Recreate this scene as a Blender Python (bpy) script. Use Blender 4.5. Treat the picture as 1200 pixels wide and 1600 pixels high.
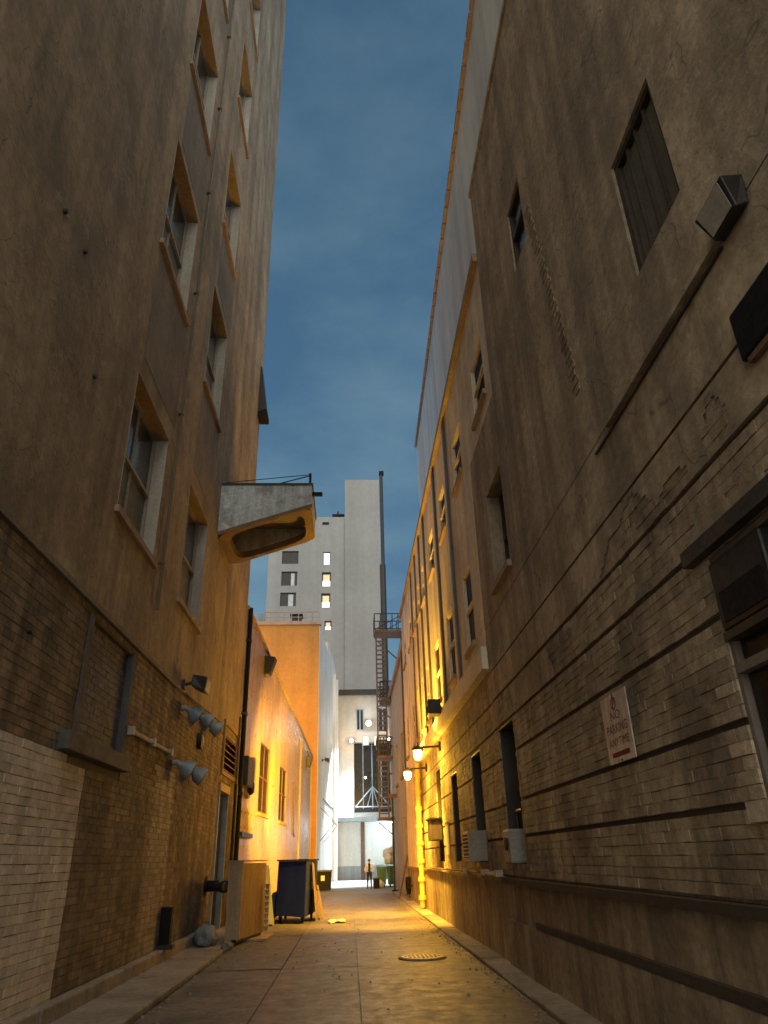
import bpy, bmesh, math, random
from mathutils import Vector, Matrix, noise as mnoise
random.seed(7)
R_ = random.random
for o in list(bpy.data.objects): bpy.data.objects.remove(o)
S = bpy.context.scene
COL = S.collection

# ------------------------------------------------------------------ camera
F_PX, VPX, ZPX, CH = 1100.0, (546, 1343), (540, -1428), 1.5
yw = Vector((VPX[0]-600, -(VPX[1]-800), -F_PX)).normalized()
zw = Vector((ZPX[0]-600, -(ZPX[1]-800), -F_PX)); zw = (zw - yw*zw.dot(yw)).normalized()
xw = yw.cross(zw)
RM = Matrix((xw, yw, zw))                       # camera vector -> world vector
cam_d = bpy.data.cameras.new('camera'); cam = bpy.data.objects.new('camera', cam_d); COL.objects.link(cam)
cam.matrix_world = Matrix.Translation((0, 0, CH)) @ RM.to_4x4()
cam_d.sensor_fit = 'VERTICAL'; cam_d.sensor_height = 36.0; cam_d.lens = 36.0*F_PX/1600
cam_d.clip_start = .05; cam_d.clip_end = 2000
S.camera = cam
S.render.resolution_x, S.render.resolution_y = 768, 1024

# ------------------------------------------------------------------ dusk sky
wld = bpy.data.worlds.new('World'); S.world = wld; wld.use_nodes = True
nt = wld.node_tree; nt.nodes.clear()
def N(nt, t, **k):
    n = nt.nodes.new(t)
    for a, b in k.items(): setattr(n, a, b)
    return n
wo = N(nt, 'ShaderNodeOutputWorld'); bg = N(nt, 'ShaderNodeBackground'); tc = N(nt, 'ShaderNodeTexCoord')
mp = N(nt, 'ShaderNodeMapping'); mp.inputs['Scale'].default_value = (1.6, 1.6, 3.2)
ns = N(nt, 'ShaderNodeTexNoise'); ns.inputs['Scale'].default_value = 2.2; ns.inputs['Detail'].default_value = 6; ns.inputs['Roughness'].default_value = .55
cr = N(nt, 'ShaderNodeValToRGB')
cr.color_ramp.elements[0].position = .34; cr.color_ramp.elements[0].color = (.038, .088, .152, 1)
cr.color_ramp.elements[1].position = .72; cr.color_ramp.elements[1].color = (.084, .150, .200, 1)
sx = N(nt, 'ShaderNodeSeparateXYZ'); mr = N(nt, 'ShaderNodeMapRange')
mr.inputs['From Min'].default_value = .1; mr.inputs['From Max'].default_value = .95
mr.inputs['To Min'].default_value = 1.12; mr.inputs['To Max'].default_value = .62
mu = N(nt, 'ShaderNodeMix', data_type='RGBA', blend_type='MULTIPLY'); mu.inputs[0].default_value = 1
L = nt.links.new
L(tc.outputs['Generated'], mp.inputs[0]); L(mp.outputs[0], ns.inputs['Vector']); L(ns.outputs['Fac'], cr.inputs[0])
L(tc.outputs['Generated'], sx.inputs[0]); L(sx.outputs['Z'], mr.inputs[0])
L(cr.outputs[0], mu.inputs[6]); L(mr.outputs[0], mu.inputs[7]); L(mu.outputs[2], bg.inputs[0])
bg.inputs[1].default_value = 2.0
L(bg.outputs[0], wo.inputs[0])

# very soft warm fill light added behind the camera, in place of town glow
sd = bpy.data.lights.new('fill_sun', 'SUN'); sd.energy = 3.3; sd.angle = math.radians(120); sd.color = (1, .86, .66)
fill_sun = bpy.data.objects.new('fill_sun', sd); COL.objects.link(fill_sun)
fill_sun.rotation_euler = Vector((0.0, .80, -.62)).to_track_quat('-Z', 'Y').to_euler()
S.view_settings.view_transform = 'Standard'; S.view_settings.look = 'None'
S.view_settings.exposure = 0.0; S.view_settings.gamma = 1.0; S.view_settings.use_curve_mapping = False
S.render.engine = 'CYCLES'

# ------------------------------------------------------------------ pixel helpers (a pixel gives a direction only)
def ray(x, y): return RM @ Vector((x-600, -(y-800), -F_PX))
def onX(x, y, v): d = ray(x, y); t = v/d.x; return Vector((v, d.y*t, CH+d.z*t))
def onY(x, y, v): d = ray(x, y); t = v/d.y; return Vector((d.x*t, v, CH+d.z*t))
def onZ(x, y, v): d = ray(x, y); t = (v-CH)/d.z; return Vector((d.x*t, d.y*t, v))

# ------------------------------------------------------------------ materials
MATS = {}
def mat(name, c, rough=.8, var=.35, scale=1.6, fine=.25, streak=0.0, bump=.15, bscale=40, metal=0.0, rnd=0.0, emis=None, estr=0, spec=.5, dirt=None, chips=None, brick=None, coat=0.0):
    m = bpy.data.materials.new(name); m.use_nodes = True; MATS[name] = m
    nt = m.node_tree; L = nt.links.new; b = nt.nodes['Principled BSDF']
    b.inputs['Roughness'].default_value = rough; b.inputs['Metallic'].default_value = metal
    b.inputs['Specular IOR Level'].default_value = spec
    if coat: b.inputs['Coat Weight'].default_value = coat; b.inputs['Coat Roughness'].default_value = .25
    if emis:
        b.inputs['Base Color'].default_value = (*c, 1)
        b.inputs['Emission Color'].default_value = (*emis, 1); b.inputs['Emission Strength'].default_value = estr
        return m
    g = N(nt, 'ShaderNodeNewGeometry')
    def noise(sc, det, rg=.6, stretch=None):
        n = N(nt, 'ShaderNodeTexNoise'); n.inputs['Scale'].default_value = sc; n.inputs['Detail'].default_value = det; n.inputs['Roughness'].default_value = rg
        if stretch:
            q = N(nt, 'ShaderNodeMapping'); q.inputs['Scale'].default_value = stretch; L(g.outputs['Position'], q.inputs[0]); L(q.outputs[0], n.inputs['Vector'])
        else: L(g.outputs['Position'], n.inputs['Vector'])
        return n.outputs['Fac']
    def rng(v, lo, hi, a=.3, bb=.7):
        r = N(nt, 'ShaderNodeMapRange'); r.inputs['From Min'].default_value = a; r.inputs['From Max'].default_value = bb
        r.inputs['To Min'].default_value = lo; r.inputs['To Max'].default_value = hi; L(v, r.inputs[0]); return r.outputs[0]
    def mul(a, bb):
        k = N(nt, 'ShaderNodeMath', operation='MULTIPLY'); L(a, k.inputs[0]); L(bb, k.inputs[1]); return k.outputs[0]
    f = rng(noise(scale, 6), 1-var, 1+var*.7)
    if fine: f = mul(f, rng(noise(scale*14, 4), 1-fine, 1+fine))
    if streak: f = mul(f, rng(noise(scale*1.0, 5, .6, (3.2, 3.2, .22)), 1-streak, 1+streak*.4, .35, .6))
    if rnd:
        oi = N(nt, 'ShaderNodeObjectInfo'); at = N(nt, 'ShaderNodeAttribute', attribute_name='bv')
        ad = N(nt, 'ShaderNodeMath', operation='ADD'); L(oi.outputs['Random'], ad.inputs[0]); L(at.outputs['Fac'], ad.inputs[1])
        fr = N(nt, 'ShaderNodeMath', operation='FRACT'); L(ad.outputs[0], fr.inputs[0])
        f = mul(f, rng(fr.outputs[0], 1-rnd, 1+rnd, 0, 1))
    hs = N(nt, 'ShaderNodeMix', data_type='RGBA', blend_type='MULTIPLY'); hs.inputs[0].default_value = 1
    hs.inputs[6].default_value = (*c, 1); L(f, hs.inputs[7])
    out = hs.outputs[2]
    if dirt:
        mx = N(nt, 'ShaderNodeMix', data_type='RGBA'); mx.inputs[7].default_value = (*dirt[0], 1)
        L(out, mx.inputs[6]); L(rng(noise(dirt[1], 6, .65), 0, dirt[2], .5, .64), mx.inputs[0]); out = mx.outputs[2]
    if chips:
        mx = N(nt, 'ShaderNodeMix', data_type='RGBA'); mx.inputs[7].default_value = (*chips[0], 1)
        L(out, mx.inputs[6]); L(rng(noise(chips[1], 8, .7), 0, chips[2], .60, .625), mx.inputs[0]); out = mx.outputs[2]
        cn = noise(chips[1]*.35, 3, .5); ab = N(nt, 'ShaderNodeMath', operation='SUBTRACT'); L(cn, ab.inputs[0]); ab.inputs[1].default_value = .5
        aa = N(nt, 'ShaderNodeMath', operation='ABSOLUTE'); L(ab.outputs[0], aa.inputs[0])
        m3 = N(nt, 'ShaderNodeMix', data_type='RGBA', blend_type='MULTIPLY'); m3.inputs[0].default_value = 1; L(out, m3.inputs[6]); L(rng(aa.outputs[0], .55, 1, 0, .004), m3.inputs[7]); out = m3.outputs[2]
    L(out, b.inputs['Base Color'])
    rr = rng(noise(scale*5, 4), max(0, rough-.12), min(1, rough+.12)); L(rr, b.inputs['Roughness'])
    if bump:
        bp = N(nt, 'ShaderNodeBump'); bp.inputs['Strength'].default_value = bump; bp.inputs['Distance'].default_value = .02
        hsrc = noise(bscale, 5)
        if brick:
            bt = N(nt, 'ShaderNodeTexBrick'); q = N(nt, 'ShaderNodeMapping'); q.inputs['Rotation'].default_value = brick[0]
            L(g.outputs['Position'], q.inputs[0]); L(q.outputs[0], bt.inputs['Vector'])
            bt.inputs['Scale'].default_value = 1; bt.inputs['Brick Width'].default_value = brick[1]; bt.inputs['Row Height'].default_value = brick[2]
            bt.inputs['Mortar Size'].default_value = .012; bt.inputs['Mortar Smooth'].default_value = .6
            bt.inputs['Color1'].default_value = (1, 1, 1, 1); bt.inputs['Color2'].default_value = (.75, .75, .75, 1); bt.inputs['Mortar'].default_value = (0, 0, 0, 1)
            ad = N(nt, 'ShaderNodeMath', operation='ADD'); L(hsrc, ad.inputs[0]); L(bt.outputs['Color'], ad.inputs[1]); hsrc = ad.outputs[0]
        L(hsrc, bp.inputs['Height']); L(bp.outputs[0], b.inputs['Normal'])
    return m

mat('stucco_left', (.30, .235, .155), .85, .32, .55, .2, .32, .45, 18, dirt=((.15, .12, .085), .9, .6), chips=((.36, .30, .22), 2.6, .5))
mat('stucco_patch', (.20, .17, .135), .85, .25, .8, .15, .1, .3, 18)
mat('brick_left', (.205, .155, .10), .8, .35, .9, .25, .45, .5, 55, rnd=.28, dirt=((.075, .06, .05), 1.2, .8))
mat('brick_white', (.74, .66, .54), .9, .16, 1.1, .12, .15, .45, 60, rnd=.12, dirt=((.34, .28, .21), 2.2, .5))
mat('grey_trim', (.10, .10, .10), .8, .25, 1.5, .2, .2, .3, 30)
mat('brick_grey', (.095, .11, .145), .7, .3, 1.8, .25, .1, .5, 55, rnd=.25, dirt=((.19, .185, .18), 3.2, .45))
mat('ghost', (.34, .275, .20), .85, .25, .9, .16, .2, .35, 18)
mat('dull_pane', (.03, .02, .012), .6, .3, 3, 0, 0, 0, spec=.12)
mat('brick_pale', (.31, .26, .20), .75, .3, 1.3, .22, .3, .5, 55, rnd=.25)
mat('mortar_left', (.15, .115, .08), .9, .3, 2, .3, 0, .5, 60)
mat('brick_right', (.38, .305, .205), .82, .32, .9, .25, .35, .5, 55, rnd=.14, dirt=((.11, .085, .065), 1.3, .75))
mat('quoin', (.46, .38, .27), .8, .28, 1.2, .25, .1, .5, 55, rnd=.3)
mat('mortar_right', (.34, .275, .19), .9, .3, 2, .3, 0, .5, 60)
mat('stucco_right', (.40, .325, .225), .85, .32, .7, .22, .38, .5, 22, dirt=((.19, .155, .11), 1.0, .65), chips=((.24, .19, .13), 2.2, .55))
mat('plinth_right', (.35, .28, .19), .85, .35, .9, .25, .4, .4, 25, dirt=((.10, .075, .05), 1.2, .6))
mat('groove', (.06, .045, .032), .9, .2, 2, .2)
mat('cream', (.78, .70, .53), .75, .18, .6, .12, .22, .25, 25, dirt=((.40, .32, .2), .7, .4))
mat('cream_trim', (.80, .72, .55), .7, .15, .9, .12, .1, .2, 25)
mat('downspout', (.11, .09, .06), .5, .3, 2, .2, .2, .1)
mat('grey_wall', (.80, .83, .82), .55, .10, .35, .06, .18, .1, 12)
mat('coping', (.40, .30, .25), .8, .2, 2, .2)
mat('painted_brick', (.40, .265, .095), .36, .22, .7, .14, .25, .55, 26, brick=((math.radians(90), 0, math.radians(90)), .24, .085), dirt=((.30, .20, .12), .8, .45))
mat('sodium_tint_wall', (.52, .25, .06), .8, .15, .35, .08, .12, .2, 15)  # sodium light on the front wall put into its orange base colour
mat('white_wall', (.66, .68, .68), .6, .12, .6, .08, .2, .2, 20)
mat('tower_wall', (.31, .312, .305), .75, .10, .12, .06, .12, .1, 8)
mat('end_wall', (.44, .39, .33), .7, .12, .25, .08, .15, .12, 12)
mat('pale_panel', (.55, .58, .58), .6, .1, .5, .08, .12, .1, 12)
mat('blue_plinth', (.27, .32, .36), .7, .2, .8, .1, .2, .2, 20)
mat('concrete', (.30, .26, .21), .85, .3, .9, .22, 0, .5, 30, dirt=((.12, .10, .08), 1.1, .6))
mat('asphalt', (.17, .145, .115), .5, .42, .8, .38, 0, .5, 45, dirt=((.10, .085, .068), .75, .6), chips=((.25, .215, .17), 1.9, .45))
mat('asphalt_light', (.195, .165, .13), .55, .38, .9, .35, 0, .5, 45, dirt=((.12, .10, .08), .9, .5), chips=((.12, .10, .08), 2.3, .5))
mat('asphalt_dark', (.14, .12, .096), .48, .42, .8, .38, 0, .5, 45, dirt=((.085, .072, .06), .8, .6), chips=((.21, .18, .145), 2.1, .45))
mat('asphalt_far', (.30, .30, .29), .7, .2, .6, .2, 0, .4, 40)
mat('patch', (.105, .09, .072), .55, .3, 1.5, .3, 0, .8, 60)
mat('iron', (.16, .13, .10), .38, .35, 6, .3, 0, .4, 60, metal=.8)
mat('white_frame', (.34, .31, .25), .6, .18, 2, .15, .1, .15, 30)
mat('lintel', (.33, .235, .13), .7, .25, 2, .2, .1, .2, 30)  # tan base colour carries the sodium uplight on the window heads
mat('jamb', (.43, .40, .35), .7, .18, 1.5, .15, .15, .2, 30)
mat('sill', (.33, .24, .17), .8, .25, 2, .2, 0, .3, 30)
mat('dark_wood', (.05, .038, .026), .55, .3, 3, .3, .2, .2)
mat('glass', (.035, .042, .05), .10, .3, 3, 0, 0, .03, 5, spec=.7)
mat('glass_dark', (.02, .018, .015), .18, .3, 3, 0, 0, .03, 5, spec=.5)
mat('blind', (.13, .125, .09), .5, .2, 2, .1)
mat('curtain', (.55, .56, .58), .9, .15, 3, .1)
mat('void', (.012, .011, .010), .9, .2, 2, .1)
mat('dark_metal', (.045, .043, .042), .45, .3, 5, .2, 0, .1, metal=.5)
mat('black', (.010, .010, .012), .7, .3, 4, .2, spec=.2)
mat('steel_blue', (.27, .33, .38), .45, .25, 5, .2, 0, .1, metal=.2)
mat('box_grey', (.33, .31, .28), .6, .2, 3, .2, .1)
mat('rusty', (.17, .095, .058), .7, .4, 4, .3, 0, .3)
mat('brown_iron', (.115, .07, .048), .6, .35, 3, .25, 0, .2)
mat('canopy_side', (.56, .62, .65), .6, .35, 1.6, .25, .35, .3, 20, dirt=((.16, .15, .14), 1.6, .7))
mat('canopy_rim', (.17, .11, .055), .65, .3, 2, .2, .1, .2, dirt=((.15, .09, .05), 2.5, .6))
mat('canopy_in', (.30, .28, .25), .8, .4, 1.5, .2)
mat('plywood', (.30, .20, .10), .7, .2, 1.2, .15, .3, .15, 25)
mat('plywood_edge', (.44, .33, .20), .7, .15, 1.5, .15, .2, .1)
mat('navy', (.010, .022, .12), .6, .3, 1.4, .25, .2, .1, 25, spec=.25)
mat('green_paint', (.03, .17, .10), .45, .3, 2, .25, .2, .1)
mat('cardboard', (.22, .15, .08), .8, .25, 3, .2, 0, .15)
mat('grey_board', (.22, .25, .27), .6, .25, 2, .2, .2)
mat('white_bag', (.70, .76, .80), .35, .12, 5, .1, 0, .5, 18)
mat('paper', (.75, .70, .60), .8, .1, 6, .1)
mat('sign_white', (.55, .48, .45), .55, .25, 5, .15, .25, .05, dirt=((.34, .28, .24), 6, .6))
mat('sign_red', (.17, .010, .008), .9, .25, 8, .2)
mat('yellow_pipe', (.60, .42, .10), .5, .25, 2, .2, .2, .2)
mat('beige', (.48, .42, .34), .75, .15, .6, .1, .2, .2)
mat('skin', (.42, .26, .18), .6, .1, 8, .05, 0, 0)
mat('shirt', (.75, .75, .76), .85, .1, 6, .05, 0, 0)
mat('trousers', (.02, .02, .024), .85, .1, 6, .05, 0, 0)
mat('hair', (.03, .022, .018), .6, .1, 8, .1, 0, 0)
mat('ac_grey', (.40, .38, .33), .55, .2, 3, .15, .1)
mat('sodium_bulb', (1, .8, .4), emis=(1, .70, .25), estr=20)
mat('white_bulb', (1, 1, 1), emis=(.86, .95, 1), estr=40)
mat('warm_bulb', (1, .9, .7), emis=(1, .78, .52), estr=16)
mat('lit_warm', (.8, .7, .5), emis=(1, .84, .58), estr=.95)
mat('lit_white', (.8, .8, .8), emis=(1, .97, .92), estr=1.15)
mat('lit_shade', (.7, .6, .4), emis=(1, .80, .46), estr=.42)

# ------------------------------------------------------------------ mesh helpers
class MB:
    def __init__(s): s.v = []; s.f = []; s.a = []
    def poly(s, pts, a=0.0):
        i = len(s.v); s.v += [Vector(p) for p in pts]; s.f.append(tuple(range(i, i+len(pts)))); s.a.append(a)
    def hexa(s, p, a=0.0, skip=()):      # p: 8 points, bottom 4 then top 4
        i = len(s.v); s.v += [Vector(q) for q in p]
        for k, q in enumerate(((3, 2, 1, 0), (4, 5, 6, 7), (0, 1, 5, 4), (1, 2, 6, 5), (2, 3, 7, 6), (3, 0, 4, 7))):
            if k in skip: continue
            s.f.append(tuple(i+j for j in q)); s.a.append(a)
        return s
    def box(s, x0, x1, y0, y1, z0, z1, a=0.0):
        return s.hexa([(x0, y0, z0), (x1, y0, z0), (x1, y1, z0), (x0, y1, z0), (x0, y0, z1), (x1, y0, z1), (x1, y1, z1), (x0, y1, z1)], a)
    def tube(s, p0, p1, r0, r1=None, n=10, caps=True):
        p0, p1 = Vector(p0), Vector(p1); r1 = r0 if r1 is None else r1
        d = (p1-p0).normalized(); u = d.orthogonal().normalized(); w = d.cross(u); i = len(s.v)
        for p, r in ((p0, r0), (p1, r1)):
            for k in range(n):
                t = 2*math.pi*k/n; s.v.append(p + u*math.cos(t)*r + w*math.sin(t)*r)
        for k in range(n):
            j = (k+1) % n; s.f.append((i+k, i+j, i+n+j, i+n+k)); s.a.append(0)
        if caps: s.f.append(tuple(i+k for k in range(n))[::-1]); s.f.append(tuple(i+n+k for k in range(n))); s.a += [0, 0]
        return s
    def path(s, pts, r, n=8):
        for a, b in zip(pts, pts[1:]): s.tube(a, b, r, n=n)
        return s
    def lathe(s, base, axis, prof, n=16):
        base = Vector(base); d = Vector(axis).normalized(); u = d.orthogonal().normalized(); w = d.cross(u); i = len(s.v)
        for h, r in prof:
            for k in range(n):
                t = 2*math.pi*k/n; s.v.append(base + d*h + (u*math.cos(t) + w*math.sin(t))*r)
        m = len(prof)
        for q in range(m-1):
            for k in range(n):
                j = (k+1) % n; s.f.append((i+q*n+k, i+q*n+j, i+(q+1)*n+j, i+(q+1)*n+k)); s.a.append(0)
        s.f.append(tuple(i+k for k in range(n))[::-1]); s.f.append(tuple(i+(m-1)*n+k for k in range(n))); s.a += [0, 0]
        return s
    def build(s, name, m, parent=None, smooth=False, bevel=0):
        off = Vector((0, 0, 0)); q = parent
        while q is not None: off += q.location; q = q.parent
        me = bpy.data.meshes.new(name); me.from_pydata([tuple(v-off) for v in s.v], [], s.f)
        ms = m if isinstance(m, (list, tuple)) else [m]
        for k in ms: me.materials.append(MATS[k])
        if any(s.a):
            at = me.attributes.new('bv', 'FLOAT', 'FACE'); at.data.foreach_set('value', s.a)
        bm = bmesh.new(); bm.from_mesh(me); bmesh.ops.recalc_face_normals(bm, faces=bm.faces); bm.to_mesh(me); bm.free()
        if smooth: me.shade_smooth()
        o = bpy.data.objects.new(name, me); COL.objects.link(o)
        if parent is not None: o.parent = parent
        if bevel:
            b = o.modifiers.new('bevel', 'BEVEL'); b.width = bevel; b.segments = 2; b.limit_method = 'ANGLE'
        return o
def tag(o, label, cat, group=None):
    o['label'] = label; o['category'] = cat
    if group: o['group'] = group
    return o
def thing(name, loc, label, cat, group=None):
    o = bpy.data.objects.new(name, None); COL.objects.link(o); o.location = loc; o.empty_display_size = .2
    return tag(o, label, cat, group)
def struct(o): o['kind'] = 'structure'; return o
def stuff(o): o['kind'] = 'stuff'; return o

class Wall:                                   # u along the wall, z up, n out of the wall into the alley
    def __init__(s, a, b, side):
        s.a = Vector((*a, 0)); s.d = (Vector((*b, 0))-s.a).normalized(); s.n = Vector((-s.d.y, s.d.x, 0))*side; s.len = (Vector((*b, 0))-s.a).length
    def p(s, u, z, n=0): return s.a + s.d*u + s.n*n + Vector((0, 0, z))
    def px(s, x, y, n=0):
        d = ray(x, y); c = Vector((0, 0, CH)); t = ((s.a + s.n*n - c).dot(s.n))/d.dot(s.n); q = c + d*t - s.a
        return q.dot(s.d), q.z
    def box(s, mb, u0, u1, z0, z1, n0, n1, a=0.0, skip=()):
        return mb.hexa([s.p(u0, z0, n0), s.p(u1, z0, n0), s.p(u1, z0, n1), s.p(u0, z0, n1), s.p(u0, z1, n0), s.p(u1, z1, n0), s.p(u1, z1, n1), s.p(u0, z1, n1)], a, skip)
    def bx(s, *a): return s.box(MB(), *a)
def wall_holes(W, u0, u1, z0, z1, holes, depth, n=0.0, thick=.5, mb=None, maxc=3.0):
    mb = mb or MB()
    us = sorted({u0, u1, *[h[0] for h in holes], *[h[1] for h in holes]}); us = [u for u in us if u0 <= u <= u1]
    zs = sorted({z0, z1, *[h[2] for h in holes], *[h[3] for h in holes]}); zs = [z for z in zs if z0 <= z <= z1]
    for a, b in zip(us, us[1:]):
        for c, d in zip(zs, zs[1:]):
            mu_, mz = (a+b)/2, (c+d)/2
            if any(h[0] < mu_ < h[1] and h[2] < mz < h[3] for h in holes): continue
            mb.poly([W.p(a, c, n), W.p(b, c, n), W.p(b, d, n), W.p(a, d, n)])
    for (a, b, c, d) in holes:
        for q in (((a, c), (b, c)), ((b, c), (b, d)), ((b, d), (a, d)), ((a, d), (a, c))):
            (ua, za), (ub, zb) = q
            mb.poly([W.p(ua, za, n), W.p(ub, zb, n), W.p(ub, zb, n-depth), W.p(ua, za, n-depth)])
    for u in (u0, u1): mb.poly([W.p(u, z0, n), W.p(u, z1, n), W.p(u, z1, n-thick), W.p(u, z0, n-thick)])
    mb.poly([W.p(u0, z1, n), W.p(u1, z1, n), W.p(u1, z1, n-thick), W.p(u0, z1, n-thick)])
    return mb

# ---- bricks: running bond, clipped at holes; the largest in the picture are objects, the rest one mesh
_unit = {}
def unit_brick(m):
    if m not in _unit:
        mb = MB(); e = .06
        mb.hexa([(-.5, -.5, -.5), (.5, -.5, -.5), (.5, .5, -.5), (-.5, .5, -.5), (-.5, -.5, .5), (.5, -.5, .5), (.5, .5, .5), (-.5, .5, .5)])
        o = mb.build('brick', m); _unit[m] = o.data; bpy.data.objects.remove(o)
    return _unit[m]
def lay(W, u0, u1, zs, bl, holes, mfun, n0, single, parent, acc, joint=.008, proud=.009):
    """zs: list of (z0,z1) courses. single(u,z)->bool. acc: dict material->MB"""
    for k, (za, zb) in enumerate(zs):
        u = u0 - (bl/2 if k % 2 else 0)
        while u < u1:
            a, b = max(u, u0), min(u+bl, u1); u += bl
            if b-a < .03: continue
            segs = [(a, b)]
            for h in holes:
                if h[2] < zb-.01 and h[3] > za+.01:
                    ns_ = []
                    for (p, q) in segs:
                        if h[1] <= p or h[0] >= q: ns_.append((p, q)); continue
                        if h[0] > p: ns_.append((p, h[0]))
                        if h[1] < q: ns_.append((h[1], q))
                    segs = ns_
            for (p, q) in segs:
                if q-p < .04: continue
                m = mfun((p+q)/2, (za+zb)/2)
                if m is None: continue
                pr = proud + random.uniform(-.005, .004)
                p2, q2, c, d = p+joint/2, q-joint/2, za+joint/2, zb-joint/2
                j = .0025
                if single((p+q)/2, (za+zb)/2):
                    o = bpy.data.objects.new('brick', unit_brick(m)); COL.objects.link(o)
                    ctr = W.p((p2+q2)/2, (c+d)/2, n0+pr/2-.01)
                    off = Vector(); t = parent
                    while t is not None: off += t.location; t = t.parent
                    o.parent = parent; o.location = ctr-off + Vector((0, 0, random.uniform(-j, j)))
                    o.scale = (q2-p2, pr+.02, d-c); o.rotation_euler = (0, random.uniform(-.008, .008), math.atan2(W.d.y, W.d.x))
                else:
                    mb = acc.setdefault(m, MB()); r = lambda: random.uniform(-j, j)
                    W.box(mb, p2+r(), q2+r(), c+r(), d+r(), n0-.005, n0+pr, random.random()+.001)
def courses(z0, z1, h):
    n = max(1, round((z1-z0)/h)); s_ = (z1-z0)/n
    return [(z0+i*s_, z0+(i+1)*s_) for i in range(n)]

def window(W, par, u0, u1, z0, z1, depth, frame='white_frame', glass='glass', rows=2, cols=2, sill=True, jamb=None, head=None, name='window', fw=.06, lower=None, nn=0.0):
    """frame mesh under the building; its panes, sill and linings are sub-parts"""
    mb = MB(); n1 = nn-depth+.07; n0 = nn-depth
    for q in ((u0, u0+fw, z0, z1), (u1-fw, u1, z0, z1), (u0+fw, u1-fw, z0, z0+fw), (u0+fw, u1-fw, z1-fw, z1)): W.box(mb, *q, n0, n1)
    zm = [z0+fw+(z1-z0-2*fw)*k/rows for k in range(rows+1)]; um = [u0+fw+(u1-u0-2*fw)*k/cols for k in range(cols+1)]
    for k in range(1, rows): W.box(mb, u0+fw, u1-fw, zm[k]-.03, zm[k]+.03, n0, n1+.015)
    f = mb.build(name, frame, par)
    for r in range(rows):
        for c in range(cols):
            mm = lower if (lower and r == 0) else glass
            W.bx(um[c]+.012, um[c+1]-.012, zm[r]+.032, zm[r+1]-.032, n0+.01, n0+.025).build('pane', mm, f)
    if cols > 1:
        mb = MB()
        for c in range(1, cols): W.box(mb, um[c]-.012, um[c]+.012, z0+fw, z1-fw, n0+.004, n1-.01)
        mb.build('glazing_bar', frame, f)
    if sill: W.bx(u0-.08, u1+.08, z0-.10, z0, n1+.002, nn+.07).build('sill', 'sill', f)
    if jamb:
        for a, b in ((u0+.001, u0+.02), (u1-.02, u1-.001)): W.bx(a, b, z0+.001, z1-.03, n1+.002, nn+.004).build('jamb', jamb, f)
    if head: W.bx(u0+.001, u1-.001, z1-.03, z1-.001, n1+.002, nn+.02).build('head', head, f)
    return f

# ================================================================== THE SETTING: ground
XL, XR = -3.17, 2.44
mb = MB(); nx, ny = 24, 60
for i in range(nx):
    for j in range(ny):
        x0, x1 = -30+60*i/nx, -30+60*(i+1)/nx
        y0, y1 = -25+160*j/ny, -25+160*(j+1)/ny
        mb.poly([(x0, y0, -.012), (x1, y0, -.012), (x1, y1, -.012), (x0, y1, -.012)])
struct(mb.build('ground', 'asphalt'))
# alley slabs: worn concrete/asphalt panels with recessed joints, crowned unevenly
root = thing('alley_pavement', (0, 0, 0), 'x', 'x'); del root['label']; del root['category']; struct(root)
us = [-2.28, -1.05, .12, 2.06]
ys = [-3.0]
while ys[-1] < 38.6: ys.append(ys[-1] + (5.3 if ys[-1] < 20 else 6.4))
ys[-1] = 38.6
for i in range(len(us)-1):
    for j in range(len(ys)-1):
        mb = MB(); g = random.uniform(.004, .008); n = 6
        a, b, c, d = us[i]+g, us[i+1]-g, ys[j]+g*.8, ys[j+1]-g*.8
        tz = [random.uniform(-.006, .006) for _ in range(4)]
        def hz(s, t): return tz[0]*(1-s)*(1-t)+tz[1]*s*(1-t)+tz[2]*s*t+tz[3]*(1-s)*t
        gx = 3; gy = 6
        for q in range(gx):
            for w in range(gy):
                pts = []
                for (s, t) in ((q/gx, w/gy), ((q+1)/gx, w/gy), ((q+1)/gx, (w+1)/gy), (q/gx, (w+1)/gy)):
                    x, y = a+(b-a)*s, c+(d-c)*t
                    pts.append((x, y, .012+hz(s, t)+.006*mnoise.noise((x*1.3, y*1.3, 0))))
                mb.poly(pts)
        mb.poly([(a, c, -.012), (a, c, .008), (b, c, .008), (b, c, -.012)]); mb.poly([(b, c, -.012), (b, c, .008), (b, d, .008), (b, d, -.012)])
        mb.poly([(a, c, -.012), (a, c, .008), (a, d, .008), (a, d, -.012)]); mb.poly([(a, d, -.012), (a, d, .008), (b, d, .008), (b, d, -.012)])
        mb.build('slab', random.choice(['asphalt', 'asphalt', 'asphalt_light', 'asphalt_dark']), root)
mb = MB()
mb = MB()
for k in range(7):
    x, y = random.uniform(-1.9, 1.9), random.uniform(6.5, 22); ang = random.uniform(-.5, .5) + (math.pi/2 if R_() < .3 else 0)
    for i in range(14):
        x2, y2 = x+math.sin(ang)*.16, y+math.cos(ang)*.16; wd = random.uniform(.003, .008)
        nxv = Vector((math.cos(ang), -math.sin(ang), 0))*wd
        mb.poly([Vector((x, y, .0285))-nxv, Vector((x, y, .0285))+nxv, Vector((x2, y2, .0285))+nxv, Vector((x2, y2, .0285))-nxv])
        x, y = x2, y2; ang += random.uniform(-.45, .45)
stuff(mb.build('crack', 'void', root))
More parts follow.
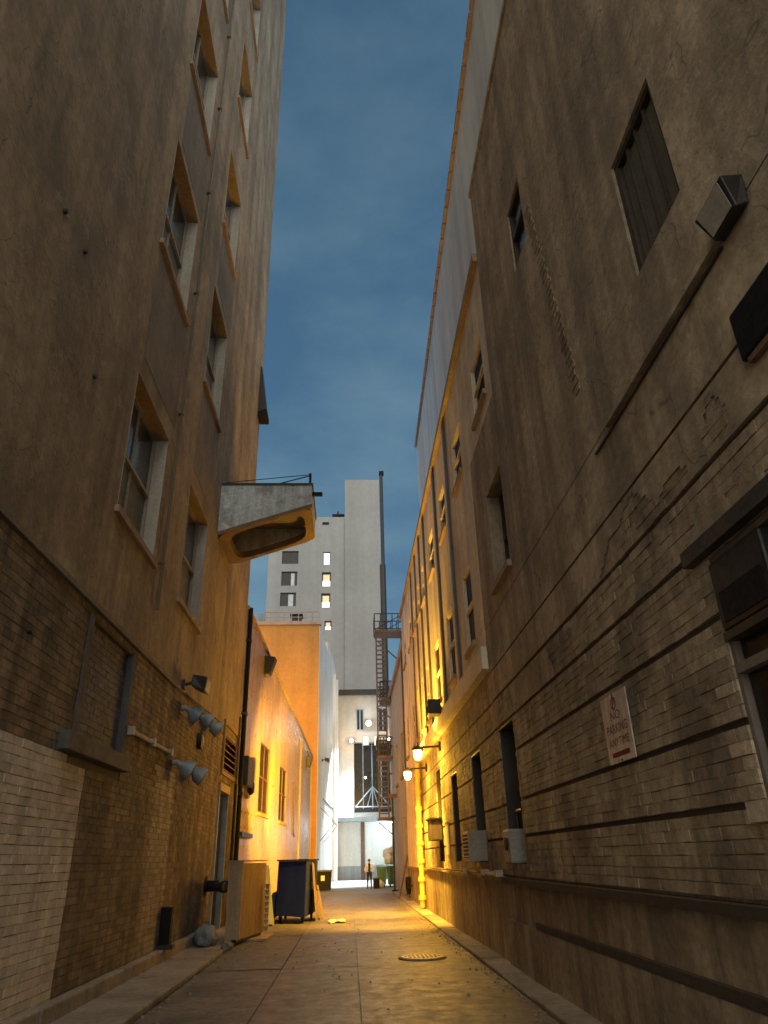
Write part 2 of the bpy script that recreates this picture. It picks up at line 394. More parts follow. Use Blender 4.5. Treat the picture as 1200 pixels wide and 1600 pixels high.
# side strips with kerb stones
def kerb(name, x0, x1, face, h):
    rt = thing(name, (0, 0, 0), 'x', 'x'); del rt['label']; del rt['category']; struct(rt)
    y = -3.0
    while y < 38:
        ln = random.uniform(1.5, 2.1); a = MB()
        e = random.uniform(-.012, .012); t = h+random.uniform(-.012, .012)
        a.box(x0+e*(face > 0), x1+e*(face < 0), y+.006, min(y+ln, 38.2)-.006, -.01, t).build('kerb_stone', 'concrete', rt, bevel=.02)
        y += ln
    return rt
kerb('pavement_right', 2.07, 2.46, -1, .05)
kerb('pavement_left', -3.19, -2.30, 1, .07)
mb = MB()
for k in range(900):
    side = R_(); y = random.uniform(6, 36); x = (2.04-abs(random.gauss(0, .12))) if side < .45 else ((-2.26+abs(random.gauss(0, .14))) if side < .85 else random.uniform(-2.2, 2.0))
    q = random.uniform(.006, .022); h = q*random.uniform(.5, .9); a = R_()*3.1; c_, s2 = math.cos(a)*q, math.sin(a)*q
    mb.hexa([(x-c_, y-s2, .018), (x+s2, y-c_, .018), (x+c_, y+s2, .018), (x-s2, y+c_, .018), (x-c_*.5, y-s2*.6, .022+h), (x+s2*.6, y-c_*.5, .022+h), (x+c_*.6, y+s2*.5, .022+h), (x-s2*.5, y+c_*.6, .022+h)], R_()+.001)
stuff(mb.build('grit', 'concrete', root))
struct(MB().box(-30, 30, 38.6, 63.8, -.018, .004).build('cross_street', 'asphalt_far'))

# ================================================================== LEFT NEAR BUILDING
WL = Wall((XL, 0), (XL, 1), -1)                   # u = world y, n = +x
LB = thing('brown_building', (XL, 10, 0), 'tall brown stucco building with brick ground floor lining the left of the alley', 'building')
UE = 21.3; LT = 48.0
cN = [(8.75, 10.72), (12.55, 14.5)]
rows = [(5.9, 8.2), (11.0, 13.65), (16.05, 18.7), (21.3, 24.0), (26.5, 29.2), (31.6, 34.3)]
wins = []
for i, (zb, zt) in enumerate(rows):
    for (a, b) in cN: wins.append((a+.10*i*(1 if a < 10 else 1.9), b+.08*i*(1 if a < 10 else 1.9), zb+(.03 if a > 10 else 0), zt+(.15 if a > 10 else 0)))
GREYW = (8.6, 10.4, 2.90, 4.27); DOOR = (18.5, 19.95, .07, 3.16); VENT = (18.65, 20.75, 3.57, 4.68)
wall_holes(WL, -3, UE, 4.45, LT, wins, .27).build('wall', 'stucco_left', LB)
wall_holes(WL, -3, UE, 0, 4.45, [GREYW, DOOR, VENT], .2, n=-.012).build('base_wall', 'mortar_left', LB)
WL.bx(-3, UE-.002, .02, LT-.02, -8, -.5).build('core', 'stucco_left', LB)
WL.bx(-3.05, UE+.12, LT, LT+.4, -8.05, .14).build('cornice', 'stucco_left', LB)
for (a, b, c, d) in wins:
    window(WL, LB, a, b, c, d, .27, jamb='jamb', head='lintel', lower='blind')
# bricks of the ground floor
def left_mat(u, z):
    if u < 9.12 and z < 2.64: return 'brick_white'
    if 12.35 < u < 13.8 and z < 3.0: return 'brick_pale'
    return 'brick_left'
acc = {}
cnt = [0]
def single_left(u, z):
    ok = (7.15 < u < 9.12 and .45 < z < 2.64 and cnt[0] < 262) or (9.12 < u < 9.9 and 1.0 < z < 2.5 and cnt[0] < 295)
    if ok: cnt[0] += 1
    return ok
LH = [(GREYW[0]-.12, GREYW[1]+.1, 2.6, 4.3), DOOR, VENT, (18.35, 20.1, 0, 3.32)]
lay(WL, -3, 9.12, courses(.0, 2.64, .086), .245, LH, left_mat, -.012, single_left, LB, acc, joint=.006)
lay(WL, 9.12, UE, courses(.0, 2.64, .086), .245, LH, left_mat, -.012, single_left, LB, acc)
lay(WL, -3, UE, courses(2.64, 4.38, .086), .245, LH, left_mat, -.012, single_left, LB, acc)
for m, q in acc.items(): stuff(q.build('brickwork', m, LB))
# bricked-up grey window (bricks lie back in the old opening)
bw = WL.bx(GREYW[0], GREYW[1], GREYW[2], GREYW[3], -.16, -.09).build('bricked_window', 'mortar_left', LB)
lay(WL, GREYW[0], GREYW[1], courses(GREYW[2], GREYW[3], .086), .245, [], lambda u, z: 'brick_grey', -.09, lambda u, z: True, bw, {})
WL.bx(8.16, 10.55, 2.66, 2.86, -.1, .11).build('sill', 'grey_trim', bw, bevel=.012)
WL.bx(8.48, 8.606, 2.87, 4.3, -.15, .018).build('jamb', 'grey_trim', bw); WL.bx(10.394, 10.5, 2.87, 4.3, -.15, .018).build('jamb', 'grey_trim', bw)
# string course, concrete plinth, darker spandrel panels
WL.bx(-3, 13.1, 4.385, 4.45, -.1, .045).build('string_course', 'stucco_patch', LB)
mb = MB()
u = -3.0
while u < 18.3:
    l = 1.45; WL.bx(u+.01, min(u+l, 18.3)-.01, 0, .24, -.05, .12+random.uniform(-.01, .01)).build('plinth_block', 'concrete', LB, bevel=.02); u += l
for (a, b, z0, z1) in ((8.95, 11.0, 8.6, 10.85), (12.8, 14.75, 8.75, 11.0), (9.1, 11.05, 13.9, 15.9), (13.0, 15.0, 14.1, 15.9)):
    WL.bx(a, b, z0, z1, -.05, .006).build('spandrel_panel', 'stucco_patch', LB)
# steel door, frame, lintel
d = WL.bx(DOOR[0]+.09, DOOR[1]-.09, DOOR[2], 2.5, -.16, -.11).build('door', 'black', LB)
WL.bx(DOOR[0]+.2, DOOR[0]+.28, 1.0, 1.14, -.11, -.05).build('handle', 'steel_blue', d)
WL.bx(DOOR[0]+.09, DOOR[1]-.09, 2.51, 3.0, -.16, -.12).build('transom', 'glass_dark', d)
mb = MB(); WL.box(mb, DOOR[0]+.01, DOOR[0]+.09, DOOR[2], 3.08, -.18, .03); WL.box(mb, DOOR[1]-.09, DOOR[1]-.01, DOOR[2], 3.08, -.18, .03)
mb.build('door_frame', 'steel_blue', d)
WL.bx(DOOR[0]-.03, DOOR[1]+.03, 3.09, 3.27, -.15, .05).build('lintel', 'plywood_edge', d)
# louvred vent: each slat
v = WL.bx(VENT[0], VENT[1], VENT[2], VENT[3], -.19, -.17).build('vent', 'void', LB)
mb = MB()
for q in ((VENT[0]-.1, VENT[0], VENT[2]-.1, VENT[3]+.1), (VENT[1], VENT[1]+.1, VENT[2]-.1, VENT[3]+.1), (VENT[0], VENT[1], VENT[2]-.1, VENT[2]), (VENT[0], VENT[1], VENT[3], VENT[3]+.1)): WL.box(mb, *q, -.1, .05)
mb.build('frame', 'plywood', v)
for k in range(7):
    z = VENT[2]+.04+k*.155; mb = MB()
    mb.hexa([WL.p(VENT[0], z, .02), WL.p(VENT[1], z, .02), WL.p(VENT[1], z+.12, -.16), WL.p(VENT[0], z+.12, -.16), WL.p(VENT[0], z+.02, .02), WL.p(VENT[1], z+.02, .02), WL.p(VENT[1], z+.14, -.16), WL.p(VENT[0], z+.14, -.16)])
    mb.build('slat', 'plywood', v)
# round ghost mark and small anchors on the stucco
mb = MB(); c = WL.px(345, 930)
mb.poly([WL.p(c[0]+.75*math.cos(t*math.pi/12), c[1]+.95*math.sin(t*math.pi/12), .004) for t in range(24)]); mb.build('round_patch', 'ghost', LB)
for (x, y) in ((131, 393), (146, 588), (100, 330), (45, 985)):
    u, z = WL.px(x, y); MB().tube(WL.p(u, z, -.02), WL.p(u, z, .04), .04, .03).build('wall_anchor', 'dark_metal', LB)
# downspout
t = thing('downspout', WL.p(11.05, 5.2, .06), 'thin dark downspout running up the brown stucco wall beside the windows', 'pipe')
MB().tube(WL.p(11.05, 5.2, .07), WL.p(11.45, 33.5, .07), .024).build('pipe', 'downspout', t)
for z in range(6, 33, 3):
    u = 11.05+.4*(z-5.2)/28.3; WL.bx(u-.04, u+.04, z, z+.03, 0, .10).build('bracket', 'downspout', t)

# ---- projecting box canopy high on the left wall
t = thing('box_canopy', (XL, 15.7, 8.6), 'weathered grey box canopy with open underside jutting from the left wall high up', 'canopy')
y0, y1, xo = 15.65, 17.65, -.92; zi, zo, zt_ = 8.62, 9.38, 9.97
def cq(x, f=0): return zi+(zo-zi)*(x-XL)/(xo-XL)+f
mb = MB()
mb.hexa([(XL, y0, zi), (xo, y0, zo), (xo, y0+.05, zo), (XL, y0+.05, zi), (XL, y0, zt_), (xo, y0, zt_), (xo, y0+.05, zt_), (XL, y0+.05, zt_)])
mb.build('side_panel', 'canopy_side', t)
MB().hexa([(XL, y1-.05, zi), (xo, y1-.05, zo), (xo, y1, zo), (XL, y1, zi), (XL, y1-.05, zt_), (xo, y1-.05, zt_), (xo, y1, zt_), (XL, y1, zt_)]).build('side_panel', 'canopy_side', t)
for k in (1, 2):
    x = XL+(xo-XL)*k/3; MB().box(x-.02, x+.02, y0-.012, y0-.001, cq(x)+.03, zt_-.01).build('seam_strip', 'canopy_side', t)
MB().hexa([(XL, y0-.03, zi-.03), (xo+.02, y0-.03, zo-.03), (xo+.02, y0-.002, zo-.03), (XL, y0-.002, zi-.03), (XL, y0-.03, zi+.06), (xo+.02, y0-.03, zo+.06), (xo+.02, y0-.002, zo+.06), (XL, y0-.002, zi+.06)]).build('edge_angle', 'canopy_rim', t)
MB().box(xo-.05, xo, y0+.051, y1-.051, zo, zt_).build('end_panel', 'canopy_side', t)
MB().box(XL, xo+.03, y0-.03, y1+.03, zt_, zt_+.05).build('roof_sheet', 'dark_metal', t)
# rim round the rounded opening, underside
mb = MB(); x0r, x1r, y0r, y1r = XL+.22, xo-.2, y0+.17, y1-.17; m = 32; inner = []; outer = []
for k in range(m):
    a = 2*math.pi*(k+.5)/m; cxr, cyr = (x0r+x1r)/2, (y0r+y1r)/2
    ca, sa = math.cos(a), math.sin(a); e = .45
    ix = cxr+(x1r-x0r)/2*math.copysign(abs(ca)**e, ca); iy = cyr+(y1r-y0r)/2*math.copysign(abs(sa)**e, sa)
    sc = 1/max(abs(ca), abs(sa)); ox = (XL+xo)/2+(xo-XL)/2*max(-1, min(1, ca*sc)); oy = (y0+y1)/2+(y1-y0)/2*max(-1, min(1, sa*sc))
    inner.append((ix, iy)); outer.append((ox, oy))
for k in range(m):
    j = (k+1) % m
    mb.poly([(*outer[k], cq(outer[k][0], -.02)), (*outer[j], cq(outer[j][0], -.02)), (*inner[j], cq(inner[j][0], -.02)), (*inner[k], cq(inner[k][0], -.02))])
    mb.poly([(*inner[k], cq(inner[k][0], -.02)), (*inner[j], cq(inner[j][0], -.02)), (*inner[j], cq(inner[j][0], .16)), (*inner[k], cq(inner[k][0], .16))])
mb.build('rim', 'canopy_rim', t)
mb = MB()
for k in range(3):
    x = XL+.55+k*.62; mb.box(x, x+.08, y0+.06, y1-.06, zt_-.22, zt_-.02)
mb.build('rib', 'canopy_rim', t)
MB().box(XL+.02, xo-.06, y0+.06, y1-.06, zt_-.3, zt_-.24).build('inner_lining', 'canopy_in', t)
mb = MB(); mb.path([(xo-.9, y0+.05, zt_+.05), (xo-.05, y0+.05, zt_+.30)], .015); mb.path([(XL+.1, y0+.05, zt_+.10), (xo-.05, y0+.05, zt_+.33)], .01); mb.tube((xo-.05, y0+.05, zt_), (xo-.05, y0+.05, zt_+.36), .03)
mb.build('stay_rod', 'black', t)
MB().box(xo-.01, xo+.26, y0+.1, y0+.2, zt_-.22, zt_-.14).build('bracket', 'black', t)
# corner hood higher up
t = thing('corner_hood', (XL, 20.9, 17), 'small dark pointed hood on the far corner of the brown building', 'vent')
MB().hexa([(XL-.1, 20.7, 15.6), (XL+.30, 20.7, 15.75), (XL+.30, 21.2, 15.75), (XL-.1, 21.2, 15.6), (XL-.1, 20.7, 17.6), (XL+.05, 20.7, 17.6), (XL+.05, 21.2, 17.6), (XL-.1, 21.2, 17.6)]).build('hood', 'dark_metal', t)
MB().box(XL-.1, XL+.34, 20.65, 21.24, 15.45, 15.62).build('base', 'black', t)

# ---- fittings on the left wall
def floodlight(x, y, label, size=.22, W=WL):
    u, z = W.px(x, y); t = thing('floodlight', W.p(u, z), label, 'floodlight')
    W.bx(u-.08, u+.08, z-.08, z+.08, 0, .06).build('wall_plate', 'dark_metal', t)
    MB().tube(W.p(u, z, .05), W.p(u, z+.05, .22), .03).build('arm', 'dark_metal', t)
    mb = MB(); s_ = size
    mb.hexa([W.p(u-s_, z-.05, .2), W.p(u+s_, z-.05, .2), W.p(u+s_, z-.16, .46), W.p(u-s_, z-.16, .46), W.p(u-s_*.8, z+.16, .22), W.p(u+s_*.8, z+.16, .22), W.p(u+s_, z+.10, .50), W.p(u-s_, z+.10, .50)])
    mb.build('housing', 'dark_metal', t, bevel=.015)
    MB().poly([W.p(u-s_*.85, z-.13, .468), W.p(u+s_*.85, z-.13, .468), W.p(u+s_*.85, z+.08, .503), W.p(u-s_*.85, z+.08, .503)]) if 0 else None
    mb = MB(); mb.poly([W.p(u-s_*.85, z-.14, .475), W.p(u+s_*.85, z-.14, .475), W.p(u+s_*.85, z+.07, .505), W.p(u-s_*.85, z+.07, .505)]); mb.build('lens', 'steel_blue', t)
    return t
floodlight(285, 1070, 'black floodlight on the left brick wall above the grey lamp shades')
def shade(x, y, label):
    u, z = WL.px(x, y, .2); t = thing('lamp_shade', WL.p(u, z), label, 'wall lamp', 'grey bell lamps on the left wall')
    ax = WL.n*.75+WL.d*.35+Vector((0, 0, -.45))
    MB().tube(WL.p(u, z+.05, 0), WL.p(u, z+.05, .1), .05).build('wall_mount', 'box_grey', t)
    MB().lathe(WL.p(u, z+.06, .06), ax, [(0, .03), (.05, .05), (.12, .07), (.17, .14), (.30, .17), (.32, .175)], 18).build('shade', 'steel_blue', t, smooth=True)
    MB().lathe(WL.p(u, z+.06, .06)+ax.normalized()*.31, ax, [(0, .12), (.03, .09)], 14).build('lens', 'black', t)
shade(300, 1110, 'grey bell lamp, nearest of the upper row of three on the left wall')
shade(318, 1121, 'grey bell lamp, middle of the upper row of three on the left wall')
shade(333, 1133, 'grey bell lamp, farthest of the upper row of three, beside the louvred vent')
shade(287, 1196, 'grey bell lamp, nearer of the lower pair on the left wall')
shade(306, 1206, 'grey bell lamp, farther of the lower pair on the left wall')
u, z = WL.px(310, 1158); t = thing('junction_box', WL.p(u, z), 'round dark junction box between the two rows of grey bell lamps', 'junction box')
MB().lathe(WL.p(u, z, -.01), WL.n, [(0, .17), (.08, .17), (.1, .15)], 20).build('body', 'dark_metal', t); MB().lathe(WL.p(u, z, .09), WL.n, [(0, .1), (.02, .08)], 16).build('cover', 'box_grey', t)
t = thing('conduit', WL.p(14.2, 4.5, .03), 'thin conduit linking the black floodlight and the grey bell lamps', 'conduit')
a = WL.px(290, 1085); b = WL.px(345, 1130); MB().path([WL.p(*a, .03), WL.p(*b, .03)], .018).build('pipe', 'rusty', t)
t = thing('horizontal_conduit', WL.p(11, 2.9, .03), 'short pale pipe on the wall right of the bricked-up grey window', 'conduit')
a = WL.px(200, 1142); b = WL.px(262, 1176); mb = MB().path([WL.p(*a, .04), WL.p(*b, .04)], .035); mb.build('pipe', 'box_grey', t); 
for q in (a, b, ((a[0]+b[0])/2, (a[1]+b[1])/2)): WL.bx(q[0]-.05, q[0]+.05, q[1]-.06, q[1]+.06, 0, .09).build('clamp', 'box_grey', t)
t = thing('door_standpipe', WL.p(20.4, 0, .1), 'dark standpipe with valve climbing the wall right of the black door', 'pipe')
MB().path([WL.p(20.35, .05, .14), WL.p(20.35, 3.4, .14)], .05).build('pipe', 'dark_metal', t); MB().path([WL.p(20.62, .05, .10), WL.p(20.62, 5.2, .10)], .035).build('pipe', 'downspout', t)
MB().lathe(WL.p(20.35, .95, .1), WL.n, [(0, .08), (.16, .08), (.17, .14), (.21, .14)], 14).build('valve', 'rusty', t)
t = thing('fire_hose_connection', WL.p(17.6, .0, 0), 'dark double-headed fire hose connection low on the wall before the door', 'hydrant')
MB().tube(WL.p(17.7, 1.05, -.05), WL.p(17.7, 1.05, .28), .11).build('body', 'black', t)
for s_ in (-1, 1):
    o = MB().lathe(WL.p(17.7+s_*.1, 1.03, .24), WL.n+WL.d*.5*s_, [(0, .09), (.16, .09), (.17, .12), (.24, .12)], 16).build('outlet', 'dark_metal', t)
    MB().lathe(WL.p(17.7+s_*.1, 1.03, .24)+(WL.n+WL.d*.5*s_).normalized()*.241, WL.n+WL.d*.5*s_, [(0, .1), (.03, .07)], 12).build('cap', 'rusty', o)
MB().lathe(WL.p(17.7, 1.05, -.01), WL.n, [(0, .2), (.03, .2)], 20).build('flange', 'black', t)
t = thing('drain_spout', WL.p(13.6, .3, 0), 'black drain spout at the foot of the left wall', 'drain'); MB().box(XL, XL+.18, 13.75, 13.9, .25, .85).build('spout', 'black', t); MB().box(XL, XL+.25, 13.72, 13.93, .24, .30).build('lip', 'dark_metal', t)
t = thing('rubble_sack', (-2.8, 16.2, .07), 'dark lumpy sack on the ground beside the door step', 'sack')
def blob(c, r, sc, seed, ns_=.35, sub=3):
    bm = bmesh.new(); bmesh.ops.create_icosphere(bm, subdivisions=sub, radius=1)
    mb = MB()
    for vv in bm.verts:
        k = 1+ns_*mnoise.noise(vv.co*1.6+Vector((seed, seed*2, 0)))+.12*mnoise.noise(vv.co*4+Vector((seed, 0, 3)))
        q = vv.co*k; q = Vector((q.x*sc[0], q.y*sc[1], max(q.z, -.75)*sc[2]))*r; mb.v.append(Vector(c)+q)
    for ff in bm.faces: mb.f.append(tuple(x.index for x in ff.verts)); mb.a.append(0)
    bm.free(); return mb
blob((-2.78, 16.0, .22), .26, (.8, 1.2, .8), 3).build('bag', 'grey_board', t, smooth=True)
MB().lathe((-2.78, 16.0, .36), (0, .2, 1), [(0, .07), (.08, .03), (.12, .06)], 10).build('tied_neck', 'grey_board', t)

# ================================================================== SECOND LEFT BUILDING (painted brick)
A2, B2e = (XL+.0, UE+.02), (-2.33, 47.0)
W2 = Wall(A2, B2e, -1); L2 = W2.len
PB = thing('painted_brick_building', (XL, 24, 0), 'low glossy tan painted brick building with sloping parapet past the dark gap', 'building')
def rect(W, *ps):
    q = [W.px(*p) for p in ps]; us_ = sorted(a[0] for a in q); zs_ = sorted(a[1] for a in q); h = len(q)//2
    return (sum(us_[:h])/h, sum(us_[h:])/h, sum(zs_[:h])/h, sum(zs_[h:])/h)
wa = rect(W2, (410, 1158), (423, 1175), (400, 1268), (417, 1275)); wb = rect(W2, (440, 1197), (448, 1207), (432, 1280), (445, 1288))
zA, zB = 8.65, 7.35
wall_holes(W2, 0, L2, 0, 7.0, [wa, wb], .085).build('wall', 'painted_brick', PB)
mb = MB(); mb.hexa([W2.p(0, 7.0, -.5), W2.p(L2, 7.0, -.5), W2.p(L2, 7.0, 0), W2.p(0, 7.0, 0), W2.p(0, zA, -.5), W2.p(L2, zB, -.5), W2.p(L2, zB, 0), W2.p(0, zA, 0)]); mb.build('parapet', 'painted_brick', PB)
mb = MB(); mb.hexa([W2.p(0, zA, -.55), W2.p(L2+.05, zB, -.55), W2.p(L2+.05, zB, .06), W2.p(0, zA, .06), W2.p(0, zA+.1, -.55), W2.p(L2+.05, zB+.1, -.55), W2.p(L2+.05, zB+.1, .06), W2.p(0, zA+.1, .06)]); mb.build('coping', 'plywood_edge', PB)
W2.bx(.01, L2-.01, .02, 6.9, -9, -.51).build('core', 'painted_brick', PB)
for q in (wa, wb): window(W2, PB, *q, .085, frame='brown_iron', glass='dull_pane', cols=2)
for (x, y, yb, r) in ((470, 1155, 1330, .09), (486, 1195, 1320, .10)):
    u, z = W2.px(x, y); W2.bx(u-.12, u+.12, .1, z, 0, .07).build('pilaster_strip', 'painted_brick', PB)
u0, z0 = W2.px(459, 1222); u1, z1 = W2.px(455, 1300); t = thing('wall_conduit', W2.p(u0, z0, .05), 'thin vertical conduit on the yellow-lit brick wall after the second window', 'conduit')
MB().path([W2.p(u0, z0, .05), W2.p(u0, z1, .05), W2.p(u0+.5, z1-.15, .05)], .04).build('pipe', 'rusty', t)
t = thing('corner_pipe', W2.p(.12, 0, .1), 'dark pipe climbing the gap between the brown and the painted brick buildings', 'pipe')
MB().tube(W2.p(.14, .1, .08), W2.p(.14, 8.7, .08), .07).build('pipe', 'black', t)
for k in range(4): W2.bx(.04, .24, 1+k*2.2, 1.08+k*2.2, 0, .17).build('bracket', 'dark_metal', t)
# sconce (unlit, dark)
def sconce(x, y, label, s_=.28):
    u, z = W2.px(x, y); t = thing('wall_sconce', W2.p(u, z), label, 'wall lamp', 'dark unlit lamps on the painted brick wall')
    MB().hexa([W2.p(u-s_, z-.35, 0), W2.p(u+s_, z-.35, 0), W2.p(u+s_*.7, z-.35, .2), W2.p(u-s_*.7, z-.35, .2), W2.p(u-s_, z+.3, 0), W2.p(u+s_, z+.3, 0), W2.p(u+s_, z+.25, .38), W2.p(u-s_, z+.25, .38)]).build('housing', 'dark_metal', t, bevel=.02)
    MB().tube(W2.p(u, z+.6, .02), W2.p(u, z+.28, .15), .03).build('arm', 'dark_metal', t)
    W2.bx(u-s_*.6, u+s_*.6, z-.39, z-.352, .02, .16).build('lens', 'box_grey', t)
sconce(415, 1040, 'dark unlit lamp high on the tan painted wall near the roof edge')
sconce(479, 1190, 'dark unlit lamp near the far end of the yellow-lit brick wall', .22)
# meter boxes by the gap
u, z = W2.px(381, 1205); t = thing('meter_box', W2.p(.9, z), 'dark and white electric meter box at the gap between the left buildings', 'meter box')
W2.bx(.35, 1.5, z-.45, z+.35, 0, .25).build('body', 'dark_metal', t, bevel=.02); W2.bx(1.52, 1.95, z-.55, z+.45, 0, .24).build('cover', 'white_frame', t, bevel=.02)
z = W2.px(385, 1232)[1]; t = thing('round_meter', W2.p(1.4, z), 'round black meter with pale rim below the meter box', 'meter')
MB().lathe(W2.p(1.55, z, 0), W2.n, [(0, .3), (.12, .3), (.14, .26)], 20).build('rim', 'white_frame', t); MB().lathe(W2.p(1.45, z, .1), W2.n, [(0, .22), (.12, .2), (.16, .14)], 18).build('dial', 'black', t)
q = rect(W2, (374, 1262), (393, 1265), (370, 1298), (390, 1303)); t = thing('bolted_panel', W2.p(q[0], q[2]), 'tan steel panel with two rows of bolts on the painted brick wall', 'panel')
W2.bx(q[0], q[1], q[2], q[3], 0, .05).build('plate', 'plywood_edge', t)
for i in range(4):
    for zz in (q[2]+.12, q[3]-.12):
        uu = q[0]+.2+(q[1]-q[0]-.4)*i/3; MB().lathe(W2.p(uu, zz, .045), W2.n, [(0, .05), (.03, .03)], 8).build('bolt', 'lintel', t)
W2.bx(q[0]+.1, q[1]-.1, q[2]-.14, q[2]-.02, 0, .12).build('drip_edge', 'dark_metal', t)

# ================================================================== THIRD LEFT BUILDING (orange-lit front, white flank)
OB = thing('orange_lit_building', (-2, 47.1, 0), 'block with orange-lit front wall and white floodlit flank behind the low brick building', 'building')
FX0, FX1, FY, FZ = -12.0, -2.0, 47.2, 16.1
W3 = Wall((FX1, FY), (-1.15, 64.0), -1); L3 = W3.len
MB().box(FX0, FX1-.02, FY, FY+.4, 0, FZ).build('front_wall', 'sodium_tint_wall', OB)
wall_holes(W3, .0, L3, 0, FZ-.05, [], .2).build('flank_wall', 'white_wall', OB)
MB().box(FX0+.1, FX1-.5, FY+.45, 63.9, .02, FZ-.1).build('core', 'white_wall', OB)
MB().box(FX0, FX1+.08, FY-.1, FY+.42, FZ, FZ+.25).build('coping', 'coping', OB)
W3.bx(7.5, L3-.1, FZ-.04, FZ+.9, -3, -.05).build('rear_parapet', 'white_wall', OB)
W3.bx(13.2, 13.5, 0, FZ-.3, 0, .2).build('pilaster', 'white_wall', OB); W3.bx(L3-1.4, L3-1.0, 0, FZ-.3, 0, .25).build('pilaster', 'white_wall', OB)
t = thing('roof_railing', (-4, FY+.3, FZ+.25), 'low pinkish railing along the roof of the orange-lit block', 'railing')
for k in range(9): MB().tube((-5.9+k*.48, FY+.2, FZ+.25), (-5.9+k*.48, FY+.2, FZ+1.0), .03).build('post', 'coping', t)
MB().tube((-5.9, FY+.2, FZ+1.0), (-2.06, FY+.2, FZ+1.0), .035).build('rail', 'coping', t); MB().tube((-5.9, FY+.2, FZ+.62), (-2.06, FY+.2, FZ+.62), .025).build('rail', 'coping', t)
t = thing('rooftop_unit', (-4, FY+2, FZ), 'small dark ventilation unit on the roof of the orange-lit block', 'vent')
MB().box(-4.1, -3.4, FY+1.5, FY+2.2, FZ+.1, FZ+1.15).build('cabinet', 'dark_metal', t); MB().box(-4.2, -3.3, FY+1.4, FY+2.3, FZ+1.15, FZ+1.25).build('cap', 'black', t)
sc = floodlight(503, 1188, 'small dark floodlight bracket on the grey-white flank wall', .16, W3)
t = thing('awning_frame', W3.p(8, 4, 0), 'folded pipe awning frame on the white floodlit flank wall', 'awning frame')
mb = MB()
for uu in (2.5, 5.5):
    mb.path([W3.p(uu, 4.6, 0), W3.p(uu, 3.6, .9)], .022); mb.path([W3.p(uu, 2.6, 0), W3.p(uu, 3.6, .9)], .022)
mb.path([W3.p(2.5, 3.6, .9), W3.p(5.5, 3.6, .9)], .022); mb.build('pipe_frame', 'grey_board', t)
MB().path([W3.p(4, 5.2, .02), W3.p(16.5, 5.1, .02)], .06).build('wall_rail', 'grey_board', t)

# ================================================================== END BUILDING AND TOWER
YE = 64.4; WE = Wall((-1.15, YE), (9, YE), -1)      # u from x=-1.15
def ex(x, y): return WE.px(x, y)
EB = thing('end_building', (2, YE, 0), 'beige three-storey building closing the far end of the alley', 'building')
(ol, ot), (orr, ob) = ex(553, 1160), ex(612, 1268)
wall_holes(WE, -3, 10, 4.6, 14.8, [(ol, orr, ob, ot)], .9).build('wall', 'end_wall', EB)
WE.bx(-3, 10, .02, 14.75, -10, -.95).build('core', 'void', EB)
WE.bx(-3.1, 10.1, 14.8, 15.25, -10.05, .35).build('cornice', 'dark_metal', EB)
rz = 4.3
for (a, b) in ((-3, 2.1), (2.42, 5.0), (5.25, 10)):
    p_ = WE.bx(a, b, 1.0, rz, -.5, -.06).build('panel', 'pale_panel', EB); WE.bx(a, b, 0, .985, -.5, .0).build('plinth', 'blue_plinth', EB)
WE.bx(2.12, 2.40, 0, rz, -.45, .12).build('post', 'brown_iron', EB); WE.bx(5.02, 5.23, 0, rz, -.45, .12).build('post', 'blue_plinth', EB)
WE.bx(-3, 10, rz+.005, 4.595, -.6, 1.3).build('canopy_slab', 'blue_plinth', EB)
# recessed bay: glazing, balustrade with triangular truss
bay = WE.bx(ol, orr, ob, ot, -.9, -.86).build('bay', 'glass_dark', EB)
for k in range(1, 4): WE.bx(ol+(orr-ol)*k/4-.04, ol+(orr-ol)*k/4+.04, ob, ot, -.86, -.8).build('mullion', 'blue_plinth', bay)
WE.bx(ol, orr, ob-.02, ob+.25, -.3, .25).build('sill_beam', 'black', bay)
mb = MB(); cx = (ol+orr)/2
mb.path([WE.p(ol+.1, ob+.4, .1), WE.p(cx, ob+2.0, .1), WE.p(orr-.1, ob+.4, .1), WE.p(ol+.1, ob+.4, .1)], .05); mb.path([WE.p(cx, ob+.4, .1), WE.p(cx, ob+2.0, .1)], .04)
for k in (.35, .65): mb.path([WE.p(ol+(orr-ol)*k, ob+.4, .1), WE.p(cx, ob+2.0, .1)], .03)
mb.build('truss', 'grey_board', bay)
for q in ((556, 1108, 569, 1142), (590, 1106, 606, 1142)):
    (a, b), (c, d) = ex(q[0], q[1]), ex(q[2], q[3]); f = WE.bx(a, c, d, b, .002, .05).build('window', 'blue_plinth', EB); WE.bx(a+.1, (a+c)/2-.04, d+.1, b-.1, .05, .06).build('pane', 'glass_dark', f); WE.bx((a+c)/2+.04, c-.1, d+.1, b-.1, .05, .06).build('pane', 'glass_dark', f)
for q in ((566, 1150, 577, 1165), (584, 1150, 592, 1165)):
    (a, b), (c, d) = ex(q[0], q[1]), ex(q[2], q[3]); f = WE.bx(a, c, d, b, 0, .06).build('window', 'blue_plinth', EB); WE.bx(a+.07, c-.07, d+.07, b-.07, .06, .07).build('pane', 'lit_shade', f)
